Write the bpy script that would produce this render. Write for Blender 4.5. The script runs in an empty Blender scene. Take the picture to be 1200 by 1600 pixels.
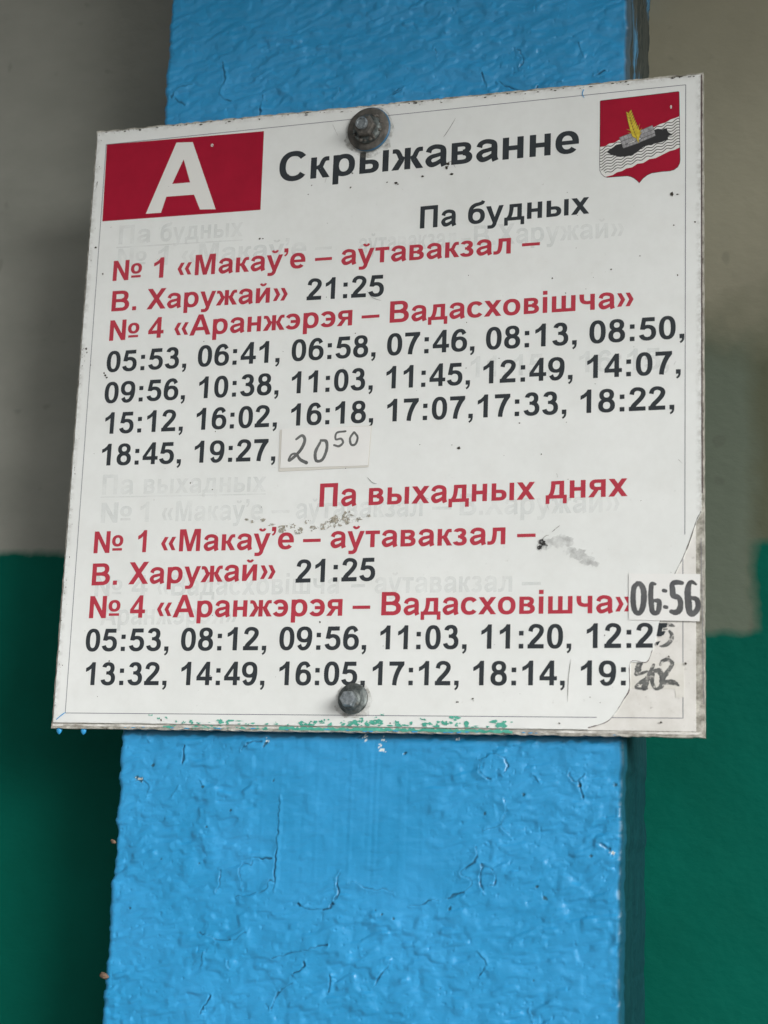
import bpy, math, random
import numpy as np
from mathutils import Matrix, Vector
from mathutils.geometry import delaunay_2d_cdt

scene = bpy.context.scene
COL = scene.collection
random.seed(7)
ZC = 1.87                      # height of the board's centre above the ground (m)

# ------------------------------------------------------------------ camera
cam = bpy.data.cameras.new('camera')
cam_ob = bpy.data.objects.new('camera', cam)
COL.objects.link(cam_ob)
cam.sensor_fit = 'VERTICAL'
cam.sensor_height = 36.0
cam.lens = 2621.06 / 1600 * 36.0
right = Vector((0.95816582, 0.2839036, 0.03629058))
up = Vector((0.0235029, -0.20441349, 0.97860244))
fwd = Vector((-0.28524704, 0.93681048, 0.20253458))
m = Matrix((right, up, -fwd)).transposed().to_4x4()
m.translation = Vector((0.29722638, -0.94258399, -0.27022699 + ZC))
cam_ob.matrix_world = m
cam.clip_start = 0.02
cam.clip_end = 200
cam.dof.use_dof = True
cam.dof.focus_distance = 1.03
cam.dof.aperture_fstop = 9.0
scene.camera = cam_ob

# ------------------------------------------------------------------ sky, sun, exposure
SUN_EL, SUN_AZ = 14.0, 53.0          # degrees; azimuth measured from straight out of the wall, minus = left
world = bpy.data.worlds.new('World')
scene.world = world
world.use_nodes = True
wn, wl = world.node_tree.nodes, world.node_tree.links
wn.clear()
sky = wn.new('ShaderNodeTexSky')
sky.sky_type = 'NISHITA'
sky.sun_disc = False
sky.sun_elevation = math.radians(SUN_EL + 14)
sky.air_density = 1.0
sky.dust_density = 6.0
sky.ozone_density = 1.0
hs = wn.new('ShaderNodeHueSaturation')      # overcast: a nearly colourless sky
hs.inputs['Saturation'].default_value = 0.22
bg = wn.new('ShaderNodeBackground')
bg.inputs['Strength'].default_value = 0.085
wo = wn.new('ShaderNodeOutputWorld')
wl.new(sky.outputs[0], hs.inputs['Color'])
wl.new(hs.outputs[0], bg.inputs['Color'])
wl.new(bg.outputs[0], wo.inputs['Surface'])

sun = bpy.data.lights.new('sun', 'SUN')
sun.energy = 1.5
sun.angle = math.radians(26)
sun.color = (1.0, 0.985, 0.96)
sun_ob = bpy.data.objects.new('sun', sun)
COL.objects.link(sun_ob)
az, el = math.radians(SUN_AZ), math.radians(SUN_EL)
sdir = Vector((math.sin(az) * math.cos(el), -math.cos(az) * math.cos(el), math.sin(el)))   # towards the sun
sun_ob.rotation_euler = sdir.to_track_quat('Z', 'Y').to_euler()
sun_ob.location = sdir * 8
sky.sun_rotation = math.atan2(sdir.x, sdir.y)

scene.view_settings.view_transform = 'Standard'
scene.view_settings.look = 'None'
scene.view_settings.gamma = 1.0
scene.view_settings.use_curve_mapping = False
scene.view_settings.exposure = 0.77
scene.cycles.max_bounces = 8
scene.cycles.use_denoising = True


# ------------------------------------------------------------------ helpers
def tag(o, label=None, cat=None, group=None, kind=None):
    if label: o['label'] = label
    if cat: o['category'] = cat
    if group: o['group'] = group
    if kind: o['kind'] = kind
    return o


def empty(name, loc):
    o = bpy.data.objects.new(name, None)
    o.empty_display_size = 0.02
    o.location = loc
    COL.objects.link(o)
    return o


def link(name, me, mat, parent=None):
    o = bpy.data.objects.new(name, me)
    COL.objects.link(o)
    if mat is not None:
        for mm in (mat if isinstance(mat, (list, tuple)) else [mat]):
            me.materials.append(mm)
    if parent is not None:
        o.parent = parent
        me.transform(Matrix.Translation(-Vector(parent_origin(parent))))
    return o


def parent_origin(p):
    v = Vector((0, 0, 0))
    while p is not None:
        v += Vector(p.location)
        p = p.parent
    return v


def mesh(name, verts, faces, smooth=False):
    me = bpy.data.meshes.new(name)
    me.from_pydata([tuple(map(float, v)) for v in verts], [], [tuple(map(int, f)) for f in faces])
    me.update()
    if smooth:
        me.polygons.foreach_set('use_smooth', [True] * len(me.polygons))
    return me


# ---- materials
class Mat:
    def __init__(self, name, color=(0.5, 0.5, 0.5), rough=0.5, metal=0.0, spec=0.5):
        self.m = bpy.data.materials.new(name)
        self.m.use_nodes = True
        self.n = self.m.node_tree.nodes
        self.l = self.m.node_tree.links
        self.b = self.n['Principled BSDF']
        self.b.inputs['Base Color'].default_value = (*color, 1)
        self.b.inputs['Roughness'].default_value = rough
        self.b.inputs['Metallic'].default_value = metal
        self.b.inputs['Specular IOR Level'].default_value = spec
        self.tc = None

    def node(self, t, **k):
        n = self.n.new(t)
        for a, v in k.items():
            setattr(n, a, v)
        return n

    def coord(self, scale=(1, 1, 1), rot=(0, 0, 0), loc=(0, 0, 0)):
        if self.tc is None:
            self.tc = self.node('ShaderNodeTexCoord')
        mp = self.node('ShaderNodeMapping')
        mp.inputs['Scale'].default_value = scale
        mp.inputs['Rotation'].default_value = rot
        mp.inputs['Location'].default_value = loc
        self.l.new(self.tc.outputs['Object'], mp.inputs['Vector'])
        return mp.outputs[0]

    def noise(self, scale, detail=4, rough=0.55, vec=None, dist=0.0):
        n = self.node('ShaderNodeTexNoise')
        n.inputs['Scale'].default_value = scale
        n.inputs['Detail'].default_value = detail
        n.inputs['Roughness'].default_value = rough
        n.inputs['Distortion'].default_value = dist
        self.l.new(vec if vec is not None else self.coord(), n.inputs['Vector'])
        return n.outputs['Fac']

    def ramp(self, fac, a, b, ca=(0, 0, 0), cb=(1, 1, 1)):
        r = self.node('ShaderNodeValToRGB')
        r.color_ramp.elements[0].position = a
        r.color_ramp.elements[1].position = b
        r.color_ramp.elements[0].color = (*ca, 1)
        r.color_ramp.elements[1].color = (*cb, 1)
        self.l.new(fac, r.inputs['Fac'])
        return r.outputs['Color']

    def mix(self, fac, a, b, mode='MIX'):
        x = self.node('ShaderNodeMix', data_type='RGBA', blend_type=mode)
        for s, v in ((x.inputs['Factor'], fac), (x.inputs[6], a), (x.inputs[7], b)):
            if isinstance(v, (int, float)):
                s.default_value = v
            elif isinstance(v, tuple):
                s.default_value = (*v, 1)
            else:
                self.l.new(v, s)
        return x.outputs[2]

    def math(self, op, a, b=None, c=None, clamp=False):
        x = self.node('ShaderNodeMath', operation=op)
        x.use_clamp = clamp
        for i, v in enumerate((a, b, c)):
            if v is None: continue
            if isinstance(v, (int, float)): x.inputs[i].default_value = v
            else: self.l.new(v, x.inputs[i])
        return x.outputs[0]

    def attr(self, name):
        a = self.node('ShaderNodeAttribute', attribute_name=name)
        return a.outputs['Fac']

    def color(self, sock): self.l.new(sock, self.b.inputs['Base Color']); return self
    def rough(self, sock): self.l.new(sock, self.b.inputs['Roughness']); return self
    def alpha(self, sock): self.l.new(sock, self.b.inputs['Alpha']); return self

    def bump(self, h, dist=0.001, strength=0.5):
        x = self.node('ShaderNodeBump')
        x.inputs['Distance'].default_value = dist
        x.inputs['Strength'].default_value = strength
        self.l.new(h, x.inputs['Height'])
        self.l.new(x.outputs[0], self.b.inputs['Normal'])
        return self


# ------------------------------------------------------------------ flat outlines -> meshes
def area2(p):
    a = 0.0
    for i in range(len(p)):
        x0, y0 = p[i - 1]; x1, y1 = p[i]
        a += x0 * y1 - x1 * y0
    return a


def orient(p, ccw=True):
    p = [(float(a), float(b)) for a, b in p]
    return p if (area2(p) > 0) == ccw else p[::-1]


def winding(pts, poly):
    x, y = pts[:, 0], pts[:, 1]
    w = np.zeros(len(pts), int)
    n = len(poly)
    for i in range(n):
        x0, y0 = poly[i]; x1, y1 = poly[(i + 1) % n]
        cr = (x1 - x0) * (y - y0) - (y1 - y0) * (x - x0)
        w += ((y0 <= y) & (y1 > y) & (cr > 0)).astype(int)
        w -= ((y0 > y) & (y1 <= y) & (cr < 0)).astype(int)
    return w


def fill(contours, clip=None, eps=1e-4):
    """contours: list of (points, +1/-1). Union of the + outlines minus the holes -> verts, triangles (no overlaps)."""
    vs, es, pl = [], [], []
    for pts, s in contours:
        p = orient(pts, s > 0)
        pl.append(p)
    cl = [orient(clip)] if clip else []
    for p in pl + cl:
        b = len(vs)
        vs += [Vector(q) for q in p]
        es += [(b + i, b + (i + 1) % len(p)) for i in range(len(p))]
    v, e, f, _, _, _ = delaunay_2d_cdt(vs, es, [], 0, eps)
    V = np.array([(a.x, a.y) for a in v])
    F = np.array([list(t) for t in f if len(t) == 3])
    cen = V[F].mean(axis=1)
    w = np.zeros(len(F), int)
    for p in pl:
        w += winding(cen, p)
    keep = w > 0
    if clip:
        keep &= winding(cen, cl[0]) > 0
    F = F[keep]
    a = V[F]
    sgn = (a[:, 1, 0] - a[:, 0, 0]) * (a[:, 2, 1] - a[:, 0, 1]) - (a[:, 1, 1] - a[:, 0, 1]) * (a[:, 2, 0] - a[:, 0, 0])
    F[sgn < 0] = F[sgn < 0][:, ::-1]
    used = np.unique(F)
    mp = -np.ones(len(V), int); mp[used] = np.arange(len(used))
    return V[used], mp[F]


def flat(name, V, F, y, mat, parent, thick=0.0):
    """V in mm on the board plane, y in mm (minus = towards the viewer); thick in mm gives the sheet a back and edges."""
    n = len(V)
    verts = [(p[0] / 1000, y / 1000, p[1] / 1000 + ZC) for p in V]
    faces = [tuple(t) for t in F]
    if thick > 0:
        verts += [(p[0] / 1000, (y + thick) / 1000, p[1] / 1000 + ZC) for p in V]
        edges = {}
        for t in F:
            for i in range(3):
                a, b = int(t[i]), int(t[(i + 1) % 3])
                if (b, a) in edges: del edges[(b, a)]
                else: edges[(a, b)] = 1
        faces += [(t[2] + n, t[1] + n, t[0] + n) for t in F]
        faces += [(b, a, a + n, b + n) for a, b in edges]
    return link(name, mesh(name, verts, faces), mat, parent)


def sheet(name, contours, y, mat, parent, thick=0.0, clip=None):
    V, F = fill(contours, clip)
    return flat(name, V, F, y, mat, parent, thick)


def catmull(P, W, n=7):
    P = np.array(P, float); W = np.array(W, float)
    closed = len(P) > 4 and np.hypot(*(P[0] - P[-1])) < 1e-6
    Q, U = [], []
    m_ = len(P)
    for i in range(m_ - 1):
        p0 = P[i - 1] if i > 0 else (P[-2] if closed else 2 * P[0] - P[1])
        p3 = P[i + 2] if i + 2 < m_ else (P[1] if closed else 2 * P[-1] - P[-2])
        p1, p2 = P[i], P[i + 1]
        for k in range(n):
            t = k / n
            Q.append(0.5 * ((2 * p1) + (-p0 + p2) * t + (2 * p0 - 5 * p1 + 4 * p2 - p3) * t * t + (-p0 + 3 * p1 - 3 * p2 + p3) * t ** 3))
            U.append(W[i] + (W[i + 1] - W[i]) * t)
    Q.append(P[-1]); U.append(W[-1])
    return np.array(Q), np.array(U)


def ribbon(P, W, n=7, cap=False, wob=0.0):
    """outlines of a stroke along P with widths W (a list of convex-ish pieces so that it never folds)."""
    Q, U = catmull(P, W, n) if len(P) > 2 else (np.array(P, float), np.array(W, float))
    d = np.gradient(Q, axis=0)
    d /= np.maximum(np.hypot(d[:, 0], d[:, 1]), 1e-9)[:, None]
    nn = np.stack([-d[:, 1], d[:, 0]], 1)
    ww = U / 2
    if wob:
        ww = ww * (1 + wob * (np.random.RandomState(len(Q)).rand(len(Q)) - 0.5))
    A = Q + nn * ww[:, None]; B = Q - nn * ww[:, None]
    out = []
    for i in range(len(Q) - 1):
        q = [tuple(A[i]), tuple(A[i + 1]), tuple(B[i + 1]), tuple(B[i])]
        if abs(area2(q)) > 1e-9: out.append((q, 1))
    if cap:
        for i in (0, -1):
            r = ww[i] * 0.98
            out.append(([(Q[i][0] + r * math.cos(t), Q[i][1] + r * math.sin(t)) for t in np.linspace(0, 2 * math.pi, 12, endpoint=False)], 1))
    return out


# ------------------------------------------------------------------ bold grotesque lettering (units: 1000 per em)
def rc(x0, y0, x1, y1): return [([(x0, y0), (x1, y0), (x1, y1), (x0, y1)], 1)]
def po(*pts): return [(list(pts), 1)]
def mirror(cs, cx): return [([(2 * cx - x, y) for x, y in p], s) for p, s in cs]
def turn(cs, cx, cy): return [([(2 * cx - x, 2 * cy - y) for x, y in p], s) for p, s in cs]
def shift(cs, dx, dy): return [([(x + dx, y + dy) for x, y in p], s) for p, s in cs]


def sup(cx, cy, rx, ry, n=2.25, k=40):
    out = []
    for i in range(k):
        t = 2 * math.pi * i / k
        c, s = math.cos(t), math.sin(t)
        out.append((cx + rx * math.copysign(abs(c) ** (2 / n), c), cy + ry * math.copysign(abs(s) ** (2 / n), s)))
    return out


def ring(cx, cy, rx, ry, tx, ty, n=2.25):
    return [(sup(cx, cy, rx, ry, n), 1), (sup(cx, cy, rx - tx, ry - ty, n), -1)]


def arc(cx, cy, rx, ry, a0, a1, tx, ty, n=2.25, k=26):
    """part of a ring, cut radially between the angles a0..a1 (degrees)."""
    o, i_ = [], []
    for j in range(k + 1):
        t = math.radians(a0 + (a1 - a0) * j / k)
        c, s = math.cos(t), math.sin(t)
        f = lambda R: (math.copysign(abs(c) ** (2 / n), c) * R[0], math.copysign(abs(s) ** (2 / n), s) * R[1])
        a, b = f((rx, ry)); o.append((cx + a, cy + b))
        a, b = f((rx - tx, ry - ty)); i_.append((cx + a, cy + b))
    return [([o[j], o[j + 1], i_[j + 1], i_[j]], 1) for j in range(k)]


def breve(cx): return arc(cx, 705, 122, 130, 198, 342, 76, 72, 2.1)


KU = ribbon([(235, 262), (305, 300), (345, 390), (395, 455), (492, 462)], [95, 112, 108, 108, 104])
KL = po((215, 300), (300, 225), (340, 290), (515, 0), (355, 0), (240, 200))
DIG6 = ring(286, 233, 244, 245, 136, 110) + ribbon([(108, 235), (110, 370), (140, 520), (205, 625), (300, 664), (385, 640), (440, 548)], [136, 136, 132, 122, 112, 116, 134])
COMMA = po((66, 0), (66, 137), (203, 137), (203, 18), (192, -50), (160, -105), (100, -150), (70, -98), (110, -70), (132, -35), (136, 0))
CHEV = lambda x: po((x, 262), (x + 112, 478), (x + 238, 478), (x + 130, 262), (x + 238, 44), (x + 112, 44))
UU = po((7, 519), (155, 519), (288, 130), (345, 0), (215, -5)) + po((548, 519), (405, 519), (215, -10), (300, -110), (340, -40)) + ribbon([(292, 20), (265, -80), (200, -142), (62, -146)], [120, 124, 116, 104])
G = {
 '0': (556, ring(278, 352, 238, 364, 140, 114, 2.35)),
 '1': (556, po((393, 0), (256, 0), (256, 517), (175, 455), (79, 413), (79, 537), (165, 580), (240, 648), (282, 719), (393, 719))),
 '2': (556, ribbon([(106, 498), (130, 592), (190, 648), (272, 664), (372, 640), (430, 575), (430, 490), (380, 395), (285, 285), (175, 170), (120, 60)], [136, 126, 118, 112, 118, 130, 140, 138, 136, 140, 150]) + rc(28, 0, 503, 127)),
 '3': (556, arc(266, 524, 207, 195, 168, -85, 138, 112) + arc(268, 212, 240, 224, 85, -168, 138, 114) + rc(205, 330, 300, 432)),
 '4': (556, [([(27, 144), (27, 265), (330, 719), (446, 719), (446, 264), (531, 264), (531, 144), (446, 144), (446, 0), (312, 0), (312, 144)], 1), ([(312, 264), (312, 508), (152, 264)], -1)]),
 '5': (556, po((118, 707), (478, 707), (478, 580), (222, 580), (196, 440), (165, 328), (52, 342)) + arc(268, 233, 250, 245, 140, -165, 138, 114)),
 '6': (556, DIG6), '9': (556, turn(DIG6, 279, 352)),
 '7': (556, rc(42, 580, 400, 707) + po((400, 580), (400, 707), (513, 707), (513, 608), (455, 535), (390, 590)) + ribbon([(452, 650), (360, 510), (280, 330), (232, 160), (212, 0)], [150, 142, 140, 138, 138])),
 '8': (556, ring(278, 530, 213, 186, 130, 104) + ring(278, 206, 242, 218, 140, 110)),
 ':': (333, rc(98, 0, 235, 137) + rc(98, 382, 235, 519)),
 '.': (278, rc(72, 0, 209, 137)), ',': (278, COMMA), '’': (278, shift(COMMA, 0, 579)),
 '–': (556, rc(0, 205, 556, 306)),
 '«': (556, CHEV(30) + CHEV(278)), '»': (556, mirror(CHEV(30) + CHEV(278), 278)),
 'А': (722, po((0, 0), (156, 0), (426, 716), (283, 716)) + po((722, 0), (563, 0), (296, 716), (439, 716)) + rc(185, 163, 535, 283)),
 'В': (722, rc(73, 0, 221, 716) + rc(73, 598, 420, 716) + rc(73, 312, 430, 424) + rc(73, 0, 430, 121) + arc(410, 520, 233, 196, 90, -90, 150, 116) + arc(418, 212, 264, 212, 90, -90, 152, 120)),
 'С': (722, arc(388, 358, 342, 372, 38, 322, 152, 128)),
 'М': (833, rc(73, 0, 207, 716) + rc(626, 0, 760, 716) + po((73, 716), (277, 716), (484, 0), (350, 0), (200, 560)) + po((760, 716), (556, 716), (349, 0), (483, 0), (633, 560))),
 'П': (718, rc(73, 0, 221, 716) + rc(497, 0, 645, 716) + rc(73, 592, 645, 716)),
 'Х': (667, po((6, 716), (182, 716), (665, 0), (486, 0)) + po((656, 716), (480, 716), (0, 0), (178, 0))),
 '№': (1075, rc(73, 0, 207, 716) + rc(468, 0, 602, 716) + po((73, 716), (214, 716), (602, 0), (461, 0)) + ring(850, 392, 185, 190, 112, 88) + rc(690, 70, 1010, 152)),
 'о': (611, ring(305, 259, 264, 272, 141, 112)),
 'с': (556, arc(300, 259, 262, 272, 36, 324, 140, 112)),
 'э': (540, mirror(arc(300, 259, 262, 272, 36, 324, 140, 112), 272) + rc(190, 208, 400, 308)),
 'е': (556, arc(287, 259, 252, 272, -4, 320, 138, 110) + rc(120, 206, 538, 300)),
 'а': (556, ribbon([(106, 352), (140, 432), (230, 476), (330, 472), (420, 430), (441, 340), (440, 120), (452, 50), (470, 0)], [132, 116, 108, 110, 118, 134, 136, 136, 138]) + ribbon([(430, 300), (300, 268), (170, 236), (108, 150), (170, 55), (290, 72), (440, 165)], [92, 96, 104, 134, 124, 110, 96])),
 'в': (572, rc(66, 0, 203, 519) + rc(66, 417, 320, 519) + rc(66, 224, 330, 312) + rc(66, 0, 320, 104) + arc(315, 379, 186, 140, 90, -90, 132, 102) + arc(315, 153, 215, 153, 90, -90, 140, 104)),
 'б': (580, ring(298, 236, 258, 248, 140, 112) + ribbon([(104, 230), (106, 380), (150, 520), (250, 596), (370, 622), (470, 655), (500, 716)], [134, 132, 128, 120, 112, 116, 110])),
 'д': (640, rc(15, 0, 625, 107) + rc(15, -150, 127, 60) + rc(513, -150, 625, 60) + rc(170, 412, 545, 519) + rc(408, 0, 545, 519) + ribbon([(232, 500), (226, 330), (190, 160), (120, 50)], [132, 126, 122, 120])),
 'ж': (724, rc(294, 0, 430, 519) + shift(KU, 212, 0) + shift(KL, 207, 0) + mirror(shift(KU, 212, 0) + shift(KL, 207, 0), 362)),
 'к': (520, rc(66, 0, 203, 519) + KU + KL + rc(180, 215, 260, 305)),
 'н': (586, rc(66, 0, 203, 519) + rc(383, 0, 520, 519) + rc(66, 208, 520, 318)),
 'р': (611, rc(66, -198, 203, 519) + ring(318, 259, 254, 272, 140, 112)),
 'у': (556, UU), 'ў': (556, UU + breve(285)),
 'х': (556, po((14, 519), (176, 519), (548, 0), (384, 0)) + po((540, 519), (380, 519), (8, 0), (172, 0))),
 'т': (490, rc(20, 407, 470, 519) + rc(176, 0, 314, 519)),
 'я': (578, rc(372, 0, 509, 519) + arc(225, 361, 180, 158, 90, 270, 136, 104) + rc(225, 415, 400, 519) + rc(225, 203, 400, 304) + po((12, 0), (172, 0), (330, 240), (200, 250))),
 'л': (622, rc(170, 407, 548, 519) + rc(410, 0, 548, 519) + ribbon([(232, 500), (226, 290), (190, 110), (120, 52), (14, 50)], [132, 128, 124, 112, 108])),
 'з': (480, arc(218, 388, 192, 143, 165, -85, 134, 104) + arc(220, 146, 214, 158, 85, -165, 138, 106) + rc(165, 226, 262, 312)),
 'й': (604, rc(66, 0, 203, 519) + rc(400, 0, 537, 519) + po((66, 0), (200, 0), (537, 519), (403, 519)) + breve(302)),
 'ч': (576, rc(373, 0, 510, 519) + ribbon([(118, 519), (118, 390), (150, 290), (260, 243), (400, 250)], [137, 137, 124, 108, 106])),
 'ш': (848, rc(66, 0, 203, 519) + rc(356, 0, 493, 519) + rc(645, 0, 782, 519) + rc(66, 0, 782, 108)),
 'ы': (795, rc(66, 0, 203, 519) + rc(66, 224, 310, 326) + rc(66, 0, 310, 104) + arc(305, 163, 205, 163, 90, -90, 140, 103) + rc(592, 0, 729, 519)),
 'і': (278, rc(70, 0, 207, 519) + rc(70, 590, 207, 716)),
 'А_': (0, []),
}
GLY = {}


def glyph(ch):
    if ch not in GLY:
        adv, cs = G[ch]
        GLY[ch] = (adv, *fill(cs, eps=0.05), cs)
    return GLY[ch]


def text_mesh(words, base, em, clip=None):
    """words: (text, x0, x1) in mm - the ink runs from x0 to x1; base: (slope, height) of the line in mm."""
    VV, FF, nb = [], [], 0
    for t, x0, x1 in words:
        pen, items = 0.0, []
        for i, ch in enumerate(t):
            g = glyph(ch)
            if ch == '’': pen -= 40
            items.append((ch, pen)); pen += g[0]
            if ch == '’': pen -= 40
        lo = items[0][1] + glyph(t[0])[1][:, 0].min()
        hi = items[-1][1] + glyph(t[-1])[1][:, 0].max()
        sx = (x1 - x0) / (hi - lo)
        for ch, p in items:
            adv, V, F, cs = glyph(ch)
            if clip is not None and ch == '5' and t == '12:25':
                f = lambda q: (x0 + (q[0] + p - lo) * sx, base[0] * (x0 + (q[0] + p - lo) * sx) + base[1] + q[1] * em / 1000)
                V2, F = fill([([f(q) for q in c], s) for c, s in cs], clip)
                VV.append(V2); FF.append(F + nb); nb += len(V2)
                continue
            X = x0 + (V[:, 0] + p - lo) * sx
            Y = base[0] * X + base[1] + V[:, 1] * em / 1000
            VV.append(np.stack([X, Y], 1)); FF.append(F + nb); nb += len(V)
    return np.concatenate(VV), np.concatenate(FF)


def blob(x, y, r, jag=0.45, n=11, rnd=random, stretch=(1, 1)):
    ph = rnd.random() * 6.28
    return ([(x + stretch[0] * r * (1 + jag * (rnd.random() - 0.5) * 2) * math.cos(ph + 6.2832 * i / n),
              y + stretch[1] * r * (1 + jag * (rnd.random() - 0.5) * 2) * math.sin(ph + 6.2832 * i / n)) for i in range(n)], 1)


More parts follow.
